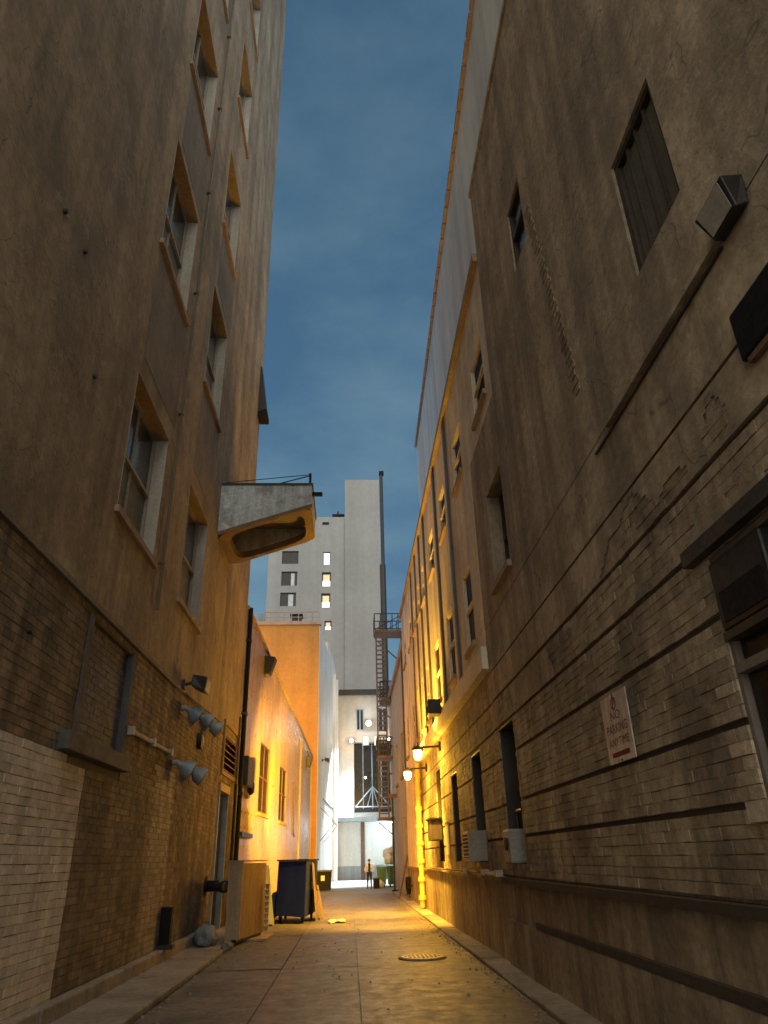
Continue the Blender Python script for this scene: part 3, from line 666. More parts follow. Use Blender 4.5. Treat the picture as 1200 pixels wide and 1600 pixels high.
# tower
YT = 95.0
TW = thing('grey_tower', (-4, YT, 0), 'tall pale grey tower with lit windows rising behind the alley end', 'tower')
WT = Wall((-13.5, YT), (10, YT), -1)
def tx(x, y): return WT.px(x, y)
Xs = [tx(418, 900)[0], tx(539, 800)[0], tx(593, 800)[0]]; z1, z2 = tx(500, 808)[1], tx(560, 751)[1]
hol = []
lw = [(441, 861, 466, 881), (440, 893, 464, 915), (438, 926, 462, 947)]; rw = [(505, 862, 516, 882), (503, 894, 517, 916), (502, 927, 516, 949), (507, 970, 518, 984)]
for q in lw+rw:
    (a, b), (c, d) = tx(q[0], q[1]), tx(q[2], q[3]); hol.append((a, c, d, b))
wall_holes(WT, Xs[0], Xs[1]+.0, 0, z1, hol, .35).build('wall', 'tower_wall', TW)
WT.bx(Xs[1]+.002, Xs[2], 0, z2, -9, .25).build('stair_tower', 'tower_wall', TW)
WT.bx(Xs[0]+.02, Xs[1], 0, z1-.05, -14, -.5).build('core', 'tower_wall', TW)
WT.bx(Xs[0]-4.5, Xs[0]-.02, 0, z1-14, -14, -3).build('side_wing', 'blue_plinth', TW)
for k, (a, b, c, d) in enumerate(hol):
    if k < 3:
        f = window(WT, TW, a, b, c, d, .3, frame='dark_metal', glass='glass_dark', rows=1, cols=2, sill=False)
        if k: WT.bx(a+(b-a)*(.50 if k == 2 else .60), a+(b-a)*.82, c+.1, d-.2, -.27, -.24).build('curtain', 'lit_shade' if 0 else 'curtain', f)
    else:
        f = WT.bx(a, b, c, d, -.34, -.30).build('window', 'dark_metal', TW); h = d-c
        if k == 3: WT.bx(a+.1, b-.1, c+.1, d-.15, -.29, -.26).build('pane', 'lit_white', f)
        else:
            WT.bx(a+.1, b-.1, c+.08, c+h*.42, -.29, -.26).build('pane', 'lit_white', f); WT.bx(a+.18, b-.18, c+h*.43, c+h*.86, -.29, -.26).build('blind', 'lit_shade', f)
t = thing('tower_pipe', WT.p(Xs[2], 20, 0), 'dark vertical pipe and mast along the right edge of the grey tower', 'pipe')
MB().tube(WT.p(Xs[2]+.25, 14, .1), WT.p(Xs[2]+.25, z2-14, .1), .45).build('duct', 'dark_metal', t); MB().tube(WT.p(Xs[2]+.35, z2-15, .1), WT.p(Xs[2]+.35, z2+1.2, .1), .25).build('mast', 'dark_metal', t); MB().box(WT.p(Xs[2], 0)[0]+.05, WT.p(Xs[2], 0)[0]+.75, YT-.4, YT+.2, z2+.9, z2+1.5).build('cap', 'black', t)
t = thing('roof_vent', WT.p(Xs[1]-1.5, z1, -1), 'dark vent cowl at the roof step of the grey tower', 'vent')
WT.bx(Xs[1]-1.9, Xs[1]-.1, z1+.3, z1+.8, -2, -.6).build('cowl', 'black', t); WT.bx(Xs[1]-1.2, Xs[1]-.9, z1-.1, z1+1.5, -1.4, -1.1).build('stub', 'dark_metal', t)
u, z = tx(509, 818); t = thing('tower_grille', WT.p(u, z), 'small dark grille on the tower just under its lower roof', 'grille'); WT.bx(u-.5, u+.5, z-.2, z+.2, 0, .08).build('frame', 'dark_metal', t); WT.bx(u-.4, u+.4, z-.12, z+.12, .08, .1).build('mesh', 'black', t)

# ================================================================== RIGHT NEAR BUILDING
WR = Wall((XR, 0), (XR, 1), 1)                     # u = world y, n = -x
RB = thing('rusticated_building', (XR, 6, 0), 'tall brown building with grooved brick base on the right of the alley', 'building')
UR = 9.75; RT = 13.3; UW = 12.2; RW = 8.55          # main block to UR, lower wing to UW
gz = [1.20, 1.74, 2.21, 2.885, 3.38, 3.85, 4.33, 5.13]
BW = (2.2, 4.36, 1.76, 3.28); U_ = (3.5, 4.36, 5.86, 7.2); V_ = (6.9, 7.6, 9.15, 10.3); W_ = (9.72, 11.0, 5.5, 7.2)
opA = (10.75, 11.85, 1.38, 3.36)
V2 = (3.3, 4.2, 10.0, 11.6)
wall_holes(WR, -3, UR, 5.13, RT, [U_, V_, V2], .12).build('wall', 'stucco_right', RB)
wall_holes(WR, UR, UW, 5.13, RW, [W_ if W_[0] > UR else (UR+.05, W_[1], W_[2], W_[3])], .3).build('wing_wall', 'stucco_right', RB)
wall_holes(WR, -3, UW, 1.2, 5.13, [BW, opA], .35, n=-.03).build('base_wall', 'mortar_right', RB)
WR.bx(-3, UR-.01, .02, RT-.1, -9, -.55).build('core', 'stucco_right', RB); WR.bx(UR, UW-.01, .02, RW-.1, -9, -.55).build('wing_core', 'stucco_right', RB)
WR.bx(-3, UR+.02, RT, RT+.12, -9, .03).build('coping', 'stucco_right', RB)
# plinth; its two ledges are coloured dark to paint their shadow lines
WR.bx(-3, UW, 0, .64, -.5, .06).build('plinth', 'plinth_right', RB); WR.bx(-3, UW, .64, 1.13, -.5, .012).build('upper_plinth', 'plinth_right', RB)
WR.bx(-3, UW, 1.131, 1.20, -.5, -.03).build('joint', 'groove', RB)
WR.bx(-3, 10.3, .645, .72, .0, .065).build('ledge', 'groove', RB); WR.bx(-3, UW, 1.125, 1.195, -.03, .085).build('ledge', 'groove', RB)
acc = {}; cr_ = [0]
def rmat(u, z): return 'quoin' if (4.36 < u < 4.62 and 1.6 < z < 3.4) else 'brick_right'
def single_right(u, z):
    ok = (2.9 < u < 6.2 and 1.2 < z < 3.0 and cr_[0] < 296)
    if ok: cr_[0] += 1
    return ok
cs = []
for a, b in zip(gz, gz[1:]): cs += courses(a+.022, b-.022, .082)
lay(WR, -3, UW, cs, .235, [BW, opA], rmat, -.03, single_right, RB, acc, joint=.0045, proud=.026)
for m, q in acc.items(): stuff(q.build('brickwork', m, RB))
def groove_runs(W, par, u0, u1, z, hh, holes):
    cuts = sorted((h[0], h[1]) for h in holes if h[2] < z+hh and h[3] > z-hh); a = u0
    for (p, q) in cuts+[(u1, u1)]:
        if p-a > .05: W.bx(a, p, z-hh, z+hh, -.05, -.026).build('groove', 'groove', par)
        a = q
for z in gz[1:]: groove_runs(WR, RB, -3, UW, z, .02, [BW, opA])
# smooth render coat over the upper base bands (patchy)
mb = MB(); cs_ = .045
for za, zb in zip(gz[:-1], gz[1:]):
    z = za+.02
    while z+cs_ < zb-.01:
        for i in range(int(15/cs_)):
            u = -2.8+i*cs_
            if BW[0]-.1 < u < BW[1]+.3 and BW[2]-.15 < z < BW[3]+.15: continue
            if opA[0]-.05 < u < opA[1]+.02 and opA[2]-.05 < z < opA[3]+.05: continue
            v = mnoise.noise((u*.8, z*1.3, 4))+.55*mnoise.noise((u*3, z*4, 9))+.25*mnoise.noise((u*11, z*11, 2))
            v = mnoise.noise((u*.6, z*.9, 4))+.30*mnoise.noise((u*3, z*3, 9)); th = {0: 9, 1: 9, 2: 9, 3: .42, 4: .0, 5: -.42}.get(gz.index(za), -.55)
            if v > th and u < 12.1: mb.poly([WR.p(u, z, .0025), WR.p(u+cs_, z, .0025), WR.p(u+cs_, z+cs_, .0025), WR.p(u, z+cs_, .0025)])
        z += cs_
stuff(mb.build('render_coat', 'stucco_right', RB))
window(WR, RB, *U_, .1, frame='dark_wood', glass='blind', rows=1, cols=4, sill=False)
window(WR, RB, *V_, .1, frame='dark_wood', glass='glass_dark', rows=2, cols=1, sill=False)
window(WR, RB, *V2, .1, frame='dark_wood', glass='glass_dark', rows=2, cols=1, sill=False)
window(WR, RB, *(W_ if W_[0] > UR else (UR+.05, W_[1], W_[2], W_[3])), .3, frame='dark_wood', glass='glass_dark', rows=2, cols=1)
f = window(WR, RB, *BW, .06, frame='stucco_patch', glass='glass_dark', rows=2, cols=2, sill=False, fw=.04, nn=-.03)
WR.bx(2.1, 4.56, 3.29, 3.40, -.1, .075).build('hood_moulding', 'dark_wood', f); WR.bx(2.1, 4.5, 1.64, 1.755, -.1, .05).build('sill', 'quoin', f)
f = window(WR, RB, *opA, .32, frame='dark_wood', glass='glass_dark', rows=2, cols=1, sill=False, jamb='dark_wood', head='dark_wood', nn=-.03)  # dark jamb and head linings paint the shade inside the recess
# vertical ghost scar of old brick teeth in stucco
mb = MB(); 
for k in range(34):
    z = 5.9+k*.105; u = 6.05+.02*k+.01*math.sin(k); w_ = .11 if k % 2 else .07; WR.box(mb, u-w_, u+w_, z, z+.075, -.01, .010, R_())
stuff(mb.build('brick_scar', 'brick_right', RB))
# air conditioner in the big window
t = thing('window_air_conditioner', WR.p(3.8, 2.9, 0), 'dark boxy air conditioner in the top of the big right-hand window', 'air conditioner')
WR.bx(3.68, 4.32, 2.76, 3.22, -.26, .03).build('case', 'dark_metal', t, bevel=.02); mb = MB()
WR.bx(3.75, 4.25, 2.80, 3.0, .03, .036).build('grille', 'black', t)
WR.bx(3.6, 4.34, 2.70, 2.755, -.26, .02).build('shelf', 'dark_wood', t)
t = thing('wall_box', WR.p(3.2, 4.3, 0), 'dark box fixed high on the right wall at the picture edge', 'box'); WR.bx(2.3, 3.33, 4.14, 4.5, .01, .06).build('case', 'black', t, bevel=.02); WR.bx(2.35, 3.28, 4.1, 4.138, .012, .05).build('base', 'rusty', t)
# grey lamp on horizontal conduit
t = thing('wall_pack_lamp', WR.p(3.0, 5.2, 0), 'grey unlit box lamp at the end of a conduit high on the right wall', 'wall lamp')
hz_ = [WR.p(2.89, 5.02, .01), WR.p(3.21, 5.02, .01), WR.p(3.19, 5.0, .09), WR.p(2.91, 5.0, .09), WR.p(2.87, 5.24, .01), WR.p(3.23, 5.24, .01), WR.p(3.23, 5.22, .16), WR.p(2.87, 5.22, .16)]
MB().hexa(hz_).build('housing', 'dark_metal', t, bevel=.01); MB().hexa([WR.p(2.93, 5.02, .10), WR.p(3.17, 5.02, .10), WR.p(3.17, 5.02, .104), WR.p(2.93, 5.02, .104), WR.p(2.91, 5.2, .158), WR.p(3.19, 5.2, .158), WR.p(3.19, 5.2, .164), WR.p(2.91, 5.2, .164)]).build('lens', 'ac_grey', t)
WR.bx(3.24, 5.45, 5.06, 5.11, .005, .05).build('conduit', 'stucco_right', t); WR.bx(3.24, 5.85, 5.00, 5.02, .005, .025).build('cable', 'dark_wood', t)
# the no-parking sign
sq = (6.14, 6.79, 2.22, 2.81)
t = thing('parking_sign', WR.p(6.45, 2.5, .02), 'faded white and red no-parking sign fixed to the right brick wall', 'sign')
WR.bx(*sq, .012, .024).build('plate', 'sign_white', t)
def text(s_, u, z, h, m, wmax, par, n=.0255):
    cu = bpy.data.curves.new('lettering', 'FONT'); cu.body = s_; cu.size = 1; cu.align_x = 'CENTER'
    tmp = bpy.data.objects.new('tmp', cu); COL.objects.link(tmp); bpy.context.view_layer.update()
    me = bpy.data.meshes.new_from_object(tmp.evaluated_get(bpy.context.evaluated_depsgraph_get())); bpy.data.objects.remove(tmp)
    xs = [v.co.x for v in me.vertices]; yy = [v.co.y for v in me.vertices]; w_ = max(xs)-min(xs); hh = max(yy)-min(yy)
    off = par.location
    for v in me.vertices:
        fx = (v.co.x-(max(xs)+min(xs))/2)/w_*wmax; fz = (v.co.y-min(yy))/hh*h
        v.co = WR.p(u-fx, z+fz, n)-off                 # reading direction on this wall is towards the camera
    me.materials.clear(); me.materials.append(MATS[m]); o = bpy.data.objects.new('lettering', me); COL.objects.link(o); o.parent = par
text('NO', 6.465, 2.585, .075, 'sign_red', .24, t); text('PARKING', 6.465, 2.47, .08, 'sign_red', .52, t); text('ANYTIME', 6.465, 2.36, .07, 'sign_red', .50, t)
WR.bx(6.25, 6.68, 2.27, 2.31, .0245, .0262).build('red_bar', 'sign_red', t)
mb = MB(); c = (6.465, 2.725); m = 24                  # ring and slash emblem
for k in range(m):
    a0, a1 = 2*math.pi*k/m, 2*math.pi*(k+1)/m
    mb.poly([WR.p(c[0]+math.cos(a)*r*1.1, c[1]+math.sin(a)*r, .0255) for a, r in ((a0, .058), (a1, .058), (a1, .044), (a0, .044))])
mb.build('ring', 'sign_red', t); text('P', 6.465, 2.69, .07, 'groove', .05, t)
MB().hexa([WR.p(6.42, 2.77, .0258), WR.p(6.43, 2.775, .0258), WR.p(6.43, 2.775, .0264), WR.p(6.42, 2.77, .0264), WR.p(6.50, 2.68, .0258), WR.p(6.51, 2.685, .0258), WR.p(6.51, 2.685, .0264), WR.p(6.50, 2.68, .0264)]).build('slash', 'sign_red', t)
for (uu, zz) in ((6.465, 2.795), (6.465, 2.235)): MB().lathe(WR.p(uu, zz, .024), WR.n, [(0, .012), (.006, .008)], 8).build('bolt', 'dark_metal', t)

# ================================================================== RIGHT SECOND BUILDING (cream)
CB = thing('cream_building', (XR, 20, 0), 'cream building with dark downspouts and sodium-lit facade on the right past the brown one', 'building')
XC = XR+.02; WC = Wall((XC, 0), (XC, 1), 1); UC = 32.0; CT = 11.65; C0 = 9.8
def uz(x, y): return WC.px(x, y)
lower = [(13.85, 14.95, 1.40, 3.32), (17.1, 18.05, 1.40, 3.28), (20.2, 21.3, 1.40, 3.7)]
sts = [(716, 978), (692, 978), (670, 978), (661, 978), (653, 978), (646, 990)]
su = [uz(*p)[0] for p in sts]
lowW = []; upW = []
edges = [12.25]+su+[UC]
for a, b in zip(edges, edges[1:]):
    if b-a < 1.5: continue
    k = 2 if b-a > 3.6 else 1
    for i in range(k):
        c = a+(b-a)*(i+.5)/k; lowW.append((c-.5, c+.5, 5.25, 6.9)); upW.append((c-.55, c+.55, 9.05, 10.25))
upW = [(10.3, 11.4, 9.0, 10.25)]+upW
wall_holes(WC, 12.22, UC, 4.6, 8.6, lowW, .1).build('wall', 'cream', CB)
wall_holes(WC, C0, UC, 8.6, CT, upW, .1).build('upper_wall', 'cream', CB)
wall_holes(WC, 12.22, UC, 1.2, 4.6, lower, .4, n=-.03).build('base_wall', 'mortar_right', CB)
WC.bx(12.25, UC-.01, .02, 8.6, -3, -.6).build('core', 'cream', CB); WC.bx(C0, UC-.01, 8.6, CT-.05, -3, -.56).build('upper_core', 'cream', CB)
WC.bx(12.22, UC, 0, 1.13, -.5, .03).build('plinth', 'plinth_right', CB); WC.bx(12.22, UC, 1.131, 1.2, -.5, .07).build('ledge', 'plinth_right', CB)
WC.bx(12.22, UC, 4.45, 4.85, -.3, .12).build('sill_band', 'cream_trim', CB)
WC.bx(C0, UC+.1, CT, CT+.18, -3, .10).build('coping', 'lintel', CB)
for q in lowW: window(WC, CB, *q, .09, frame='cream_trim', glass='dull_pane', rows=2, cols=1)
for q in upW: window(WC, CB, *q, .09, frame='cream_trim', glass='dull_pane', rows=2, cols=1)
for q in lower: window(WC, CB, *q, .37, frame='dark_wood', glass='void', rows=2, cols=1, sill=False, jamb='dark_wood', head='dark_wood', nn=-.03)  # dark linings stand for the shade of the deep openings
for k, u in enumerate(su):
    WC.bx(u-.09, u+.09, 4.86, CT-.05, 0, .055).build('downspout', 'downspout', CB)
    WC.bx(u+.24, u+.44, 4.86, CT-.02, 0, .045).build('pilaster', 'cream_trim', CB)
acc = {}
cs = []
for a, b in zip(gz[:7], gz[1:7]): cs += courses(a+.022, b-.022, .082)
lay(WC, 12.22, 27.5, cs, .235, lower, lambda u, z: 'brick_right', -.03, lambda u, z: False, CB, acc, joint=.0045, proud=.026)
for m, q in acc.items(): stuff(q.build('brickwork', m, CB))
for z in gz[1:6]: groove_runs(WC, CB, 12.22, 27.5, z, .016, lower)
WC.bx(27.55, UC, 1.2, 4.44, -.3, .06).build('painted_panel', 'cream', CB)
# fittings along the right wall
def window_ac(u0, u1, z0, z1, label):
    t = thing('air_conditioner', WC.p(u0, z0, 0), label, 'air conditioner')
    WC.bx(u0, u1, z0, z1, -.3, .28).build('case', 'ac_grey', t, bevel=.02); WC.bx(u0+.05, u1-.05, z0+.05, z1-.05, .281, .29).build('grille', 'black', t)
    for k in range(6): WC.bx(u0+.06, u1-.06, z0+.07+k*(z1-z0-.12)/6, z0+.09+k*(z1-z0-.12)/6, .29, .30).build('slat', 'ac_grey', t)
    WC.bx(u0-.03, u0+.03-.001, z0, z1, -.1, .31).build('side_frame', 'white_frame', t)
window_ac(14.0, 14.85, 1.42, 1.92, 'pale air conditioner at the foot of the tall dark opening in the right wall')
t = thing('gas_meter', WR.p(11.6, 1.4, 0), 'grey meter housing at the foot of the widest dark opening on the right', 'meter'); WR.bx(11.3, 11.75, 1.39, 1.85, -.3, .1).build('case', 'box_grey', t, bevel=.03); MB().path([WR.p(11.5, 1.85, -.1), WR.p(11.5, 2.1, -.1), WR.p(11.1, 2.1, -.1)], .03).build('pipe', 'dark_metal', t); MB().lathe(WR.p(11.5, 1.65, .1), WR.n, [(0, .09), (.02, .09)], 14).build('dial', 'black', t)
t = thing('ledge_pipe', WC.p(14, 1.22, .1), 'pale pipe with a clamp lying along the ledge under the dark openings', 'pipe'); MB().path([WC.p(12.3, 1.235, .12), WC.p(13.6, 1.235, .12)], .035).build('pipe', 'ac_grey', t); MB().path([WC.p(13.6, 1.235, .12), WC.p(24.5, 1.225, .1)], .018).build('cable', 'rusty', t)
for u in (12.35, 13.55, 15.6): WC.bx(u-.06, u+.2, 1.202, 1.29, .06, .17).build('clamp', 'ac_grey', t)
u, z = uz(701, 1315); t = thing('notice_board', WC.p(u, z, 0), 'small white notice strip on the orange-lit brick between dark openings', 'sign'); WC.bx(u-.28, u+.28, 1.55, 2.25, .005, .03).build('plate', 'paper', t); WC.bx(u-.31, u+.31, 2.25, 2.28, .005, .045).build('frame', 'white_frame', t)
t = thing('mail_box', WC.p(20.9, 1.7, 0), 'dark box mounted over the arched far opening on the right wall', 'box'); WC.bx(20.3, 21.3, 1.9, 2.4, .0, .3).build('case', 'dark_wood', t, bevel=.02); WC.bx(20.25, 21.35, 2.4, 2.45, 0, .34).build('lid', 'black', t)
u, z = uz(697, 1106); t = thing('security_camera', WC.p(u, z, 0), 'dark camera housing under the cream sill band', 'camera'); WC.bx(u-.25, u+.25, z-.18, z+.18, .16, .48).build('housing', 'dark_metal', t, bevel=.02); MB().tube(WC.p(u, z, .1), WC.p(u, z, .2), .05).build('arm', 'box_grey', t); MB().lathe(WC.p(u, z-.05, .48), WC.n, [(0, .08), (.03, .08)], 12).build('lens', 'black', t)
# yellow rainwater pipe with knobbly joints beneath the first lamp
t = thing('rainwater_pipe', WC.p(25.4, 0, .1), 'knobbly yellow-lit rainwater pipe below the nearer sodium lamp', 'pipe'); MB().tube(WC.p(25.3, .1, .15), WC.p(25.3, 4.4, .15), .08).build('pipe', 'yellow_pipe', t)
for k in range(8): MB().tube(WC.p(25.3, .3+k*.52, .15), WC.p(25.3, .42+k*.52, .15), .12).build('collar', 'yellow_pipe', t)
# sodium wall lamps
def sodium(x, y, label, power):
    u, z = WC.px(x, y, .62); t = thing('sodium_wall_lamp', WC.p(u, z, 0), label, 'wall lamp', 'lit sodium lamps on the right wall')
    MB().tube(WC.p(u, z+.22, 0), WC.p(u, z+.20, .6), .03).build('arm', 'dark_metal', t); WC.bx(u-.1, u+.1, z+.1, z+.34, 0, .05).build('wall_plate', 'dark_metal', t)
    MB().lathe(WC.p(u, z+.12, .62), (0, 0, 1), [(0, .17), (.06, .14), (.12, .06)], 16).build('hood', 'dark_metal', t)
    MB().lathe(WC.p(u, z-.13, .62), (0, 0, 1), [(0, .04), (.05, .085), (.12, .11), (.2, .115), (.24, .10)], 16).build('globe', 'sodium_bulb', t, smooth=True)
    l = bpy.data.lights.new('lamp_light', 'POINT'); l.energy = power; l.color = (1, .50, .04); l.shadow_soft_size = .12
    lo = bpy.data.objects.new('lamp_light', l); COL.objects.link(lo); lo.parent = t; lo.location = WC.p(u, z-.3, .75)-t.location
    l = bpy.data.lights.new('extra_beam', 'SPOT'); l.energy = 19000; l.color = (1, .50, .04); l.shadow_soft_size = .12; l.spot_size = math.radians(64); l.spot_blend = .8  # extra spot added to throw gold on the far left walls
    lo = bpy.data.objects.new('extra_beam', l); COL.objects.link(lo); lo.parent = t; lo.location = WC.p(u, z-.32, .7)-t.location; lo.rotation_euler = Vector((-.43, .90, .02)).to_track_quat('-Z', 'Y').to_euler()
    for nm, ax, cone, pw in (('extra_downlight', (-.10, .50, -.86), 112, 3100), ('extra_uplight', (.22, -.05, .97), 112, 1400)):  # extra spots added to wash the road and the upper facade
        l = bpy.data.lights.new(nm, 'SPOT'); l.energy = pw; l.color = (1, .52, .05); l.shadow_soft_size = .12; l.spot_size = math.radians(cone); l.spot_blend = .8
        lo = bpy.data.objects.new(nm, l); COL.objects.link(lo); lo.parent = t; lo.location = WC.p(u, z-.2 if pw > 3000 else z+.3, .85)-t.location; lo.rotation_euler = Vector(ax).to_track_quat('-Z', 'Y').to_euler()
sodium(653, 1180, 'lit sodium lamp on the right wall, nearer and higher of the two', 230)
sodium(637, 1212, 'lit sodium lamp on the right wall, farther and lower of the two', 230)

# ---- tall light grey wall rising behind the right roofs
pts = [onX(742, 0, 3.0), onX(651, 700, 3.0)]
k = (pts[1].z-CH)/(pts[0].z-CH); nearp, farp = (3.35*k, pts[0].y*3.35/3.0*k), (3.35, pts[1].y*3.35/3.0)
ZT = CH+(pts[1].z-CH)*3.35/3.0
dv = (Vector(nearp)-Vector(farp)).normalized(); st = Vector(nearp)+dv*14
WG = Wall((st.x, st.y), farp, 1)
GB = thing('grey_building', (4, 20, 0), 'tall plain pale grey wall rising behind the right-hand roofs', 'building')
WG.bx(0, WG.len, 0, ZT, -8, 0).build('wall', 'grey_wall', GB)
n = int(WG.len/.62)
for k in range(n):
    u = k*WG.len/n; WG.bx(u+.03, u+WG.len/n-.03, ZT+.002, ZT+.16, -.5, .10).build('coping_block', 'coping', GB)
# ---- fourth right building, fire escape
XF = 2.56; WF = Wall((XF, 0), (XF, 1), 1)
FB = thing('beige_building', (XF, 38, 0), 'narrow beige building beyond the cream one carrying the fire escape', 'building')
wf = [(35, 36.4, 5, 7), (39, 40.4, 5, 7), (35, 36.4, 1.2, 3.2)]
wall_holes(WF, UC+.05, 46.5, 0, 10.3, wf, .25).build('wall', 'beige', FB); WF.bx(UC+.1, 46.4, .02, 10.2, -6, -.5).build('core', 'beige', FB); WF.bx(UC+.05, 46.6, 10.3, 10.6, -6, .15).build('coping', 'coping', FB)
for q in wf: window(WF, FB, *q, .25, frame='brown_iron', glass='glass_dark', cols=1)
WF.bx(32.4, 32.65, 0, 10.2, 0, .14).build('downspout', 'downspout', FB)
t = thing('fire_escape', (2.2, 44, 3), 'rusty iron fire escape with ladder and platforms at the far right of the alley', 'fire escape')
FY0, FY1 = 43.2, 44.8
def plat(xa, xb, z, rail):
    mb = MB().box(xa, xb, FY0, FY1, z-.12, z); p_ = mb.build('platform', 'rusty', t)
    if rail:
        mb = MB()
        for x in [xa+(xb-xa)*i/5 for i in range(6)]:
            for y in (FY0, FY1): mb.tube((x, y, z), (x, y, z+1.05), .03, n=6)
        for y in (FY0, FY1):
            for hh in (.55, 1.05): mb.tube((xa, y, z+hh), (xb, y, z+hh), .03, n=6)
            mb.path([(xa, y, z), (xb, y, z+1.05)], .025, 6)
        for hh in (.55, 1.05): mb.tube((xa, FY0, z+hh), (xa, FY1, z+hh), .03, n=6)
        mb.build('railing', 'dark_metal', p_)
plat(1.62, 3.5, 14.5, True); plat(1.9, 2.9, 10.2, True); plat(1.65, 2.6, 6.9, True); plat(1.65, 2.6, 3.6, False)
for x in (1.66, 2.2):
    MB().box(x, x+.09, FY0+.02, FY0+.12, 3.5, 14.4).build('rail_post', 'brown_iron', t)
for k in range(38): MB().box(1.751, 2.199, FY0+.02, FY0+.16, 3.75+k*.285, 3.82+k*.285).build('tread', 'brown_iron', t)
for a, b, c, d in ((2.3, 6.9, 3.4, 10.2), (2.4, 10.2, 3.45, 14.4)): MB().path([(a, FY1-.3, b), (c, FY1-.3, d)], .06).build('stair_stringer', 'dark_metal', t)
for z in (10.0, 6.7, 3.4): MB().path([(1.7, FY1-.1, z), (2.56, FY1-.1, z-.7)], .04).build('bracket', 'brown_iron', t)
for z in (14.3,): MB().path([(1.7, FY1-.1, z), (3.4, FY1-.1, z-1.6)], .04).build('bracket', 'brown_iron', t)
MB().box(3.35, 3.5, FY0, FY1, 10.6, 14.4).build('support_post', 'brown_iron', t)
# high flat behind the beige building, carrying the top platform
t = thing('rear_block', (6, 47, 0), 'narrow pale rear block behind the fire escape', 'building'); MB().box(3.56, 9, 46.8, 60, 0, 11.5).build('wall', 'beige', t); MB().box(3.5, 9.05, 46.7, 60.1, 11.5, 11.8).build('coping', 'coping', t)

# ================================================================== LAMPS AT THE FAR END
def endlamp(x, y, n, bulb, r, label, light=None, grp=None, aim=None):
    u, z = WE.px(x, y, n); t = thing('end_floodlight', WE.p(u, z, 0), label, 'floodlight', grp)
    MB().tube(WE.p(u, z+.1, 0), WE.p(u, z+.1, n-.08), .05).build('arm', 'dark_metal', t)
    WE.bx(u-r*1.3, u+r*1.3, z-r, z+r, n-.14, n-.05).build('housing', 'dark_metal', t)
    MB().lathe(WE.p(u, z, n-.05), WE.n, [(0, r), (.05, r*.95), (.1, r*.6)], 18).build('lens', bulb, t, smooth=True)
    if light:
        kind, pw, col, size = light; l = bpy.data.lights.new('lamp_light', kind); l.energy = pw; l.color = col; l.shadow_soft_size = .15
        lo = bpy.data.objects.new('lamp_light', l); COL.objects.link(lo); lo.parent = t; lo.location = WE.p(u, z, n+.12)-t.location
        if kind == 'SPOT':
            l2 = bpy.data.lights.new('extra_glow', 'POINT'); l2.energy = 120; l2.color = col; l2.shadow_soft_size = .15  # extra point light added to brighten the facade round the flood
            lg = bpy.data.objects.new('extra_glow', l2); COL.objects.link(lg); lg.parent = t; lg.location = WE.p(u, z, n+.3)-t.location
        if kind == 'SPOT': l.spot_size = math.radians(size); l.spot_blend = .35; lo.rotation_euler = (Vector(aim)-WE.p(u, z, n+.12)).to_track_quat('-Z', 'Y').to_euler()
    return t
endlamp(576, 1130, .8, 'white_bulb', .22, 'dazzling white floodlight high on the end building', ('SPOT', 42000, (.78, .93, 1), 70), aim=(-1.3, 59.5, 2))
endlamp(549, 1157, .5, 'warm_bulb', .16, 'warm floodlight left of the dark bay on the end building', ('POINT', 80, (1, .70, .42), 0), 'warm floodlights beside the dark bay')
endlamp(609, 1155, .5, 'warm_bulb', .16, 'warm floodlight right of the dark bay by the fire escape', ('POINT', 80, (1, .66, .36), 0), 'warm floodlights beside the dark bay')
endlamp(571, 1215, -.3, 'warm_bulb', .09, 'small light glowing inside the dark bay of the end building')
for k, (x, nn) in enumerate(((3.15, .35), (3.3, .8), (3.45, 1.2))):
    lab = ('white canopy downlight nearest the end wall', 'white canopy downlight, middle of the row of three', 'white canopy downlight at the front edge of the canopy')[k]
    t = thing('canopy_light', (x, YE-nn, 4.3), lab, 'downlight', 'downlights under the far canopy')
    MB().lathe((x, YE-nn, 4.20), (0, 0, 1), [(0, .2), (.1, .22)], 16).build('housing', 'white_frame', t); MB().lathe((x, YE-nn, 4.14), (0, 0, 1), [(0, .12), (.059, .18)], 16).build('lens', 'white_bulb', t)
    l = bpy.data.lights.new('lamp_light', 'POINT'); l.energy = 55; l.color = (.80, .94, 1); l.shadow_soft_size = .15
    lo = bpy.data.objects.new('lamp_light', l); COL.objects.link(lo); lo.parent = t; lo.location = (0, 0, -.3)

# ================================================================== THINGS ON THE GROUND
# plywood utility cabinet
t = thing('plywood_cabinet', (-2.3, 17.4, .07), 'tan plywood cabinet standing in the alley right of the black door', 'cabinet')
P = [(-2.48, 16.55), (-2.22, 16.45), (-1.90, 18.15), (-2.32, 18.3)]; zc = 1.48
def quad_prism(P, z0, z1): return MB().hexa([(*p, z0) for p in P]+[(*p, z1) for p in P])
quad_prism(P, .12, zc).build('body', 'plywood', t); MB().hexa([(-2.50, 16.52, .12), (-2.20, 16.42, .12), (-2.19, 16.448, .12), (-2.49, 16.548, .12), (-2.50, 16.52, zc+.03), (-2.20, 16.42, zc+.03), (-2.19, 16.448, zc+.03), (-2.49, 16.548, zc+.03)]).build('end_board', 'plywood_edge', t)
quad_prism([(-2.46, 16.6), (-2.26, 16.5), (-1.95, 18.1), (-2.3, 18.25)], .06, .118).build('base', 'dark_wood', t)
quad_prism([(-2.51, 16.5), (-2.17, 16.40), (-1.86, 18.19), (-2.33, 18.34)], zc+.031, zc+.06).build('top', 'plywood_edge', t)
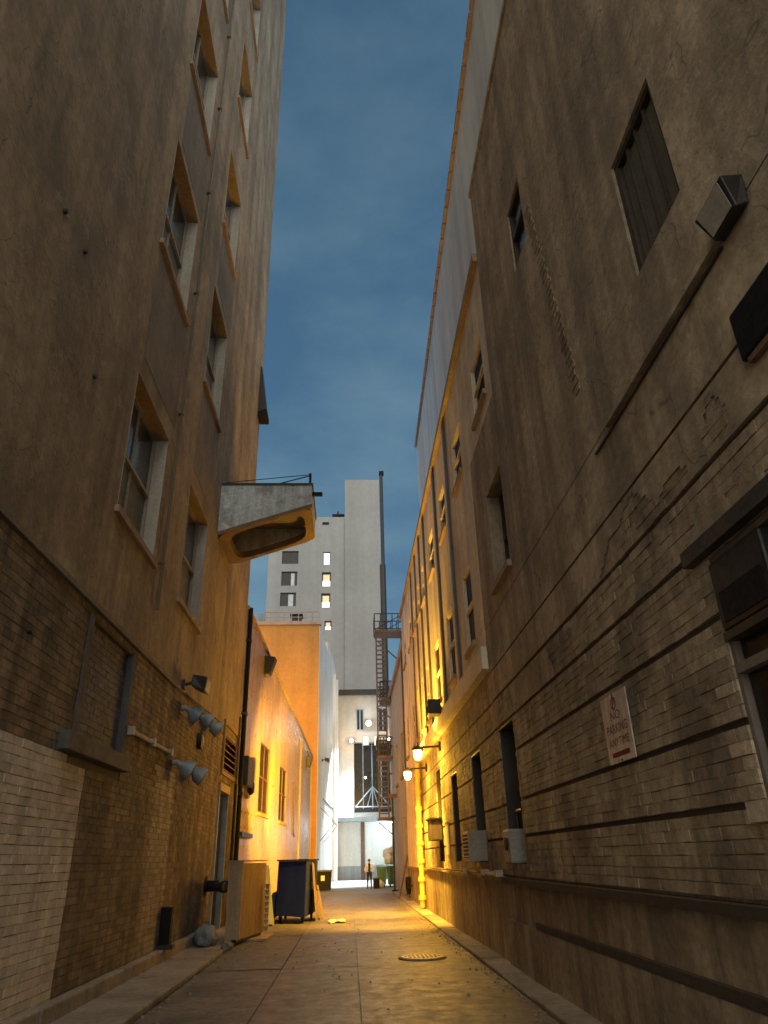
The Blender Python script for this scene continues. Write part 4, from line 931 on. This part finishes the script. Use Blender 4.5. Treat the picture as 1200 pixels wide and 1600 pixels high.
t = thing('pallet_skirt', (-2, 18.3, 0), 'low wooden pallet board leaning out at the foot of the plywood cabinet', 'board'); MB().hexa([(-2.25, 17.2, .02), (-1.75, 17.2, .02), (-1.70, 18.4, .02), (-2.2, 18.4, .02), (-2.25, 17.2, .06), (-1.75, 17.2, .06), (-1.70, 18.4, .06), (-2.2, 18.4, .06)]).build('board', 'plywood_edge', t)
t = thing('cup_stack', (-1.9, 18.0, .07), 'column of stacked pale cups hanging beside the plywood cabinet', 'cups')
for k in range(8): MB().lathe((-1.83, 17.95, .15+k*.115), (0, 0, 1), [(0, .035), (.09, .055), (.1, .058)], 12).build('cup', 'plywood_edge', t)
# leaning grey board
t = thing('leaning_board', (-2.5, 20, 0), 'grey-blue tapered board leaning on the wall behind the cabinet', 'board')
MB().hexa([(-2.45, 20.2, .02), (-1.95, 21.2, .02), (-1.97, 21.23, .02), (-2.47, 20.23, .02), (-2.35, 20.9, 1.42), (-2.15, 21.2, 1.42), (-2.17, 21.23, 1.42), (-2.37, 20.93, 1.42)]).build('sheet', 'grey_board', t); MB().box(-2.45, -1.97, 20.9, 20.94, .02, .06).build('foot', 'dark_wood', t)
# navy dumpster
t = thing('navy_dumpster', (-1.7, 22.5, 0), 'tall dark navy dumpster with sloped side standing by the left wall', 'dumpster')
a, b, c, d = (-2.12, 21.6), (-1.18, 21.35), (-.98, 23.7), (-2.0, 23.9)
MB().hexa([(-1.98, 21.6, .22), (b[0], b[1], .16), (c[0], c[1], .16), (-1.9, 23.8, .22), (-1.93, 21.55, 1.5), (b[0]+.03, b[1]-.02, 1.5), (c[0]+.03, c[1], 1.5), (-1.86, 23.85, 1.5)]).build('body', 'navy', t, bevel=.02)
MB().hexa([(-2.3, 21.62, .16), (-1.985, 21.62, .16), (-1.91, 23.8, .16), (-2.3, 23.8, .16), (-2.06, 21.6, .75), (-1.975, 21.6, .75), (-1.9, 23.8, .75), (-2.06, 23.8, .75)]).build('sloped_side', 'navy', t)
MB().hexa([(-1.97, 21.5, 1.502), (-1.11, 21.28, 1.502), (-.91, 23.75, 1.502), (-1.9, 23.9, 1.502), (-1.97, 21.5, 1.54), (-1.11, 21.28, 1.54), (-.91, 23.75, 1.54), (-1.9, 23.9, 1.54)]).build('lid', 'black', t)
for k in range(3):
    f = .2+.28*k; x0 = -1.9+.75*f; MB().box(x0-.02, x0+.02, 21.35, 21.42, .3, 1.45) if 0 else None
for (x, y) in ((-1.85, 21.8), (-1.25, 21.6), (-1.1, 23.4), (-1.85, 23.5)):
    w_ = MB().tube((x-.03, y, .1), (x+.03, y, .1), .09, n=14).build('caster_wheel', 'black', t); MB().box(x-.05, x+.05, y-.05, y+.05, .12, .22).build('fork', 'rusty', w_)
# cardboard heap on dumpster's alley side
g = 'flattened cardboard leaning on the navy dumpster'
for k in range(3):
    y = 22.0+k*.5; h = random.uniform(.75, 1.35) if k else 1.45; lean = random.uniform(.12, .2); x = -1.02+.045*k
    t = MB().hexa([(x+lean-.02, y, .02), (x+lean, y+.02, .02), (x+lean, y+.62, .02), (x+lean-.02, y+.62, .02), (x-.02, y+.05, h), (x, y+.06, h), (x+.02, y+.46, h*.96), (x, y+.46, h*.96)]).build('cardboard_sheet', 'cardboard')
    tag(t, ['tallest flattened cardboard sheet at the near corner of the navy dumpster', 'second cardboard sheet from the near end against the navy dumpster', 'third cardboard sheet leaning on the navy dumpster side', 'fourth cardboard sheet along the navy dumpster side', 'fifth cardboard sheet along the navy dumpster side', 'farthest cardboard sheet leaning behind the navy dumpster'][k], 'cardboard', g)
# paper litter, manhole cover
for (x, y, lab) in ((520, 1441, 'crumpled pale paper on the road, left of the pair'), (533, 1440, 'crumpled pale paper on the road, right of the pair')):
    p_ = onZ(x, y, .03); q = blob((p_.x, p_.y, .055), .13, (1, 2.2, .25), x, .6, 2).build('litter_paper', 'paper'); tag(q, lab, 'litter', 'paper litter on the road')
p_ = onZ(660, 1495, .03); t = thing('manhole_cover', (p_.x, p_.y, .02), 'round worn iron manhole cover shining on the right of the road', 'manhole cover')
MB().lathe((p_.x, p_.y, .012), (0, 0, 1), [(0, .40), (.022, .40), (.024, .37)], 40).build('rim', 'concrete', t); MB().lathe((p_.x, p_.y, .02), (0, 0, 1), [(0, .36), (.020, .36), (.022, .35)], 40).build('lid', 'iron', t)
for i in range(-4, 5):
    for j in range(-4, 5):
        if i*i+j*j < 17: MB().box(p_.x+i*.07-.02, p_.x+i*.07+.02, p_.y+j*.07-.02, p_.y+j*.07+.02, .041, .047).build('stud', 'iron', t)
# small stone at the kerb end
q = blob((-2.28, 15.4, .12), .11, (1, 1, .9), 9, .4, 2).build('kerb_rubble', 'concrete'); tag(q, 'small dark lump of rubble at the end of the left kerb', 'rubble')
# black bin far left
t = thing('black_bin', (-1.5, 43.5, 0), 'black square bin at the foot of the white floodlit wall', 'bin')
MB().hexa([(-1.85, 43.2, .05), (-1.02, 43.2, .05), (-1.02, 44.0, .05), (-1.85, 44.0, .05), (-1.9, 43.15, .95), (-.98, 43.15, .95), (-.98, 44.05, .95), (-1.9, 44.05, .95)]).build('body', 'black', t, bevel=.02); MB().box(-1.94, -.94, 43.1, 44.1, .951, 1.02).build('lid', 'dark_metal', t); MB().box(-1.55, -1.35, 43.12, 43.165, .5, .75).build('sticker', 'paper', t)
# green dumpsters with white bags
def green(x0, x1, y, h, label):
    t = thing('green_dumpster', ((x0+x1)/2, y, 0), label, 'dumpster', 'green dumpsters by the fire escape')
    MB().hexa([(x0+.06, y, .12), (x1-.06, y, .12), (x1-.06, y+1.2, .12), (x0+.06, y+1.2, .12), (x0, y-.05, h), (x1, y-.05, h), (x1, y+1.3, h), (x0, y+1.3, h)]).build('body', 'green_paint', t, bevel=.02)
    MB().hexa([(x0-.03, y-.1, h+.002), (x1+.03, y-.1, h+.002), (x1+.03, y+1.33, h+.002), (x0-.03, y+1.33, h+.002), (x0-.03, y-.1, h+.05), (x1+.03, y-.1, h+.05), (x1+.03, y+1.33, h+.15), (x0-.03, y+1.33, h+.15)]).build('lid', 'green_paint', t)
    for xx in (x0+.15, x1-.15): MB().tube((xx-.04, y+.15, .08), (xx+.04, y+.15, .08), .08).build('wheel', 'black', t)
    for xx in (x0+.25, (x0+x1)/2, x1-.25): MB().box(xx-.03, xx+.03, y-.07, y-.001, .2, h-.1).build('rib', 'green_paint', t)
green(1.62, 2.2, 46.6, 1.02, 'left of the two green dumpsters, beside the person')
green(2.02, 2.5, 44.6, .98, 'right of the two green dumpsters, under the fire escape') if 0 else green(2.25, 3.0, 46.7, 1.05, 'right of the two green dumpsters, piled with white bags')
for k, (x, y, z, r) in enumerate(((2.4, 46.9, 1.42, .30), (2.75, 47.1, 1.45, .34), (2.6, 47.0, 1.85, .28), (2.3, 47.4, 1.75, .26))):
    t = thing('trash_bag', (x, y, z-.3), ['white trash bag on the green dumpster, front left of the heap', 'white trash bag on the green dumpster, front right of the heap', 'white trash bag topping the heap on the green dumpster', 'white trash bag at the back left of the dumpster heap'][k], 'trash bag', 'white bags on the green dumpster')
    blob((x, y, z), r, (1, 1, 1.05), k*5+2, .4).build('bag', 'white_bag', t, smooth=True); MB().lathe((x, y, z+r*.85), (.2, 0, 1), [(0, .06), (.06, .025), (.13, .06)], 10).build('tied_neck', 'white_bag', t)
t = thing('ground_bag', (1.75, 45.6, 0), 'small white bag on the ground before the green dumpsters', 'trash bag'); blob((1.72, 45.7, .2), .24, (1.1, 1, .8), 40, .4).build('bag', 'white_bag', t, smooth=True); MB().lathe((1.72, 45.7, .34), (.3, 0, 1), [(0, .05), (.06, .02), (.1, .05)], 8).build('tied_neck', 'white_bag', t)
t = thing('black_crate', (1.4, 44.6, 0), 'small black crate at the feet of the person', 'crate'); MB().box(1.33, 1.68, 44.4, 44.8, .02, .5).build('body', 'black', t, bevel=.02); MB().box(1.31, 1.70, 44.38, 44.82, .501, .55).build('lid', 'dark_metal', t)
# poles, boards at the right kerb near the lamps
t = thing('leaning_plank', (2.3, 33, 0), 'dark plank leaning on the right wall beneath the farther lamp', 'board'); MB().hexa([(2.05, 33.2, .0), (2.11, 33.2, .0), (2.11, 33.5, .0), (2.05, 33.5, .0), (2.48, 33.2, 1.7), (2.53, 33.2, 1.7), (2.53, 33.5, 1.7), (2.48, 33.5, 1.7)]).build('plank', 'brown_iron', t); MB().box(2.02, 2.12, 33.15, 33.55, .0, .04).build('foot', 'dark_wood', t)
t = thing('hose_reel', (2.35, 30.5, .3), 'dark hose coil hung low on the yellow-lit right wall', 'hose'); mb = MB(); pts = [WC.p(30.4+.28*math.cos(a*math.pi/6), .55+.28*math.sin(a*math.pi/6), .12+.006*a) for a in range(30)]; mb.path(pts, .035, 6).build('hose', 'black', t, smooth=True); WC.bx(30.3, 30.5, .5, .6, .03, .2).build('hook', 'dark_metal', t)
t = thing('standing_pipe', (2.2, 40, 0), 'thin dark pole standing before the beige building', 'pole'); MB().tube((2.3, 40.5, 0), (2.3, 40.5, 4.4), .05).build('shaft', 'dark_metal', t); MB().tube((2.3, 40.5, 0), (2.3, 40.5, .06), .16).build('foot', 'black', t); MB().box(2.1, 2.55, 40.4, 40.6, 4.4, 4.6).build('head', 'rusty', t)

# ---- the person at the far end
def person(loc, h):
    t = thing('person', loc, 'person in white shirt sleeves and dark trousers standing beside a black crate', 'person')
    s_ = h/1.75
    J = {'pel': (0, 0, .95, .135), 'wst': (0, .01, 1.10, .12), 'chs': (0, .03, 1.32, .15), 'nkb': (0, .02, 1.47, .07), 'nck': (0, -.01, 1.54, .055), 'hd0': (0, -.03, 1.62, .085), 'hd1': (0, -.03, 1.70, .075)}
    E = [('pel', 'wst'), ('wst', 'chs'), ('chs', 'nkb'), ('nkb', 'nck'), ('nck', 'hd0'), ('hd0', 'hd1')]
    for sd_, q in ((-1, 'l'), (1, 'r')):
        J.update({'hip'+q: (sd_*.095, 0, .90, .105), 'kne'+q: (sd_*.11, -.03-.02*sd_, .50, .065), 'ank'+q: (sd_*.12, .03*sd_, .09, .045), 'toe'+q: (sd_*.14, -.16+.03*sd_, .035, .035),
                  'sho'+q: (sd_*.19, .03, 1.41, .065), 'elb'+q: (sd_*.31, .02, 1.14, .048), 'wri'+q: (sd_*.24, -.17, .98, .033), 'pal'+q: (sd_*.22, -.24, .95, .032)})
        E += [('pel', 'hip'+q), ('hip'+q, 'kne'+q), ('kne'+q, 'ank'+q), ('ank'+q, 'toe'+q), ('chs', 'sho'+q), ('sho'+q, 'elb'+q), ('elb'+q, 'wri'+q), ('wri'+q, 'pal'+q)]
        for fi, (dx, dz) in enumerate(((-.03, .0), (-.01, -.01), (.012, -.01), (.03, 0))):
            J['f%d%s' % (fi, q)] = (sd_*.22+dx, -.31, .93+dz, .011); J['g%d%s' % (fi, q)] = (sd_*.22+dx, -.345, .90+dz, .009); E += [('pal'+q, 'f%d%s' % (fi, q)), ('f%d%s' % (fi, q), 'g%d%s' % (fi, q))]
        J['th'+q] = (sd_*.17, -.26, .97, .012); E.append(('pal'+q, 'th'+q))
    keys = list(J); me = bpy.data.meshes.new('body')
    me.from_pydata([Vector(J[k][:3])*s_ for k in keys], [(keys.index(a), keys.index(b)) for a, b in E], [])
    o = bpy.data.objects.new('body', me); COL.objects.link(o)
    md = o.modifiers.new('skin', 'SKIN'); sv = me.skin_vertices[0].data
    for i, k in enumerate(keys): sv[i].radius = (J[k][3]*s_, J[k][3]*s_*(.8 if k in ('chs', 'wst', 'pel') else 1)); sv[i].use_root = (k == 'pel')
    o.modifiers.new('sub', 'SUBSURF').levels = 2
    bpy.context.view_layer.update()
    m2 = bpy.data.meshes.new_from_object(o.evaluated_get(bpy.context.evaluated_depsgraph_get())); bpy.data.objects.remove(o)
    for k in ('skin', 'shirt', 'trousers', 'hair'): m2.materials.append(MATS[k])
    for f in m2.polygons:
        c = f.center/s_; ax = abs(c.x)
        if c.z < .09: i = 3
        elif c.z < 1.02 and not (ax > .17 and c.y < -.08) and ax < .2: i = 2
        elif c.z > 1.50: i = 3 if (c.z > 1.68 or c.y > .0) and c.z > 1.58 else 0
        elif c.y < -.2: i = 0
        elif ax < .085: i = 2                       # dark waistcoat between white sleeves
        else: i = 1
        f.material_index = i
    m2.shade_smooth(); b = bpy.data.objects.new('body', m2); COL.objects.link(b); b.parent = t
    MB().lathe(Vector(loc)+Vector((0, -.03*s_, 1.66*s_)), (0, .15, 1), [(0, .098*s_), (.05*s_, .095*s_), (.09*s_, .07*s_), (.115*s_, .02*s_)], 14).build('hair', 'hair', t, smooth=True)
    MB().lathe(Vector(loc)+Vector((0, -.105*s_, 1.625*s_)), (0, -1, -.3), [(0, .018*s_), (.03*s_, .008*s_)], 8).build('nose', 'skin', t)
person((1.12, 44.6, .004), 1.48)
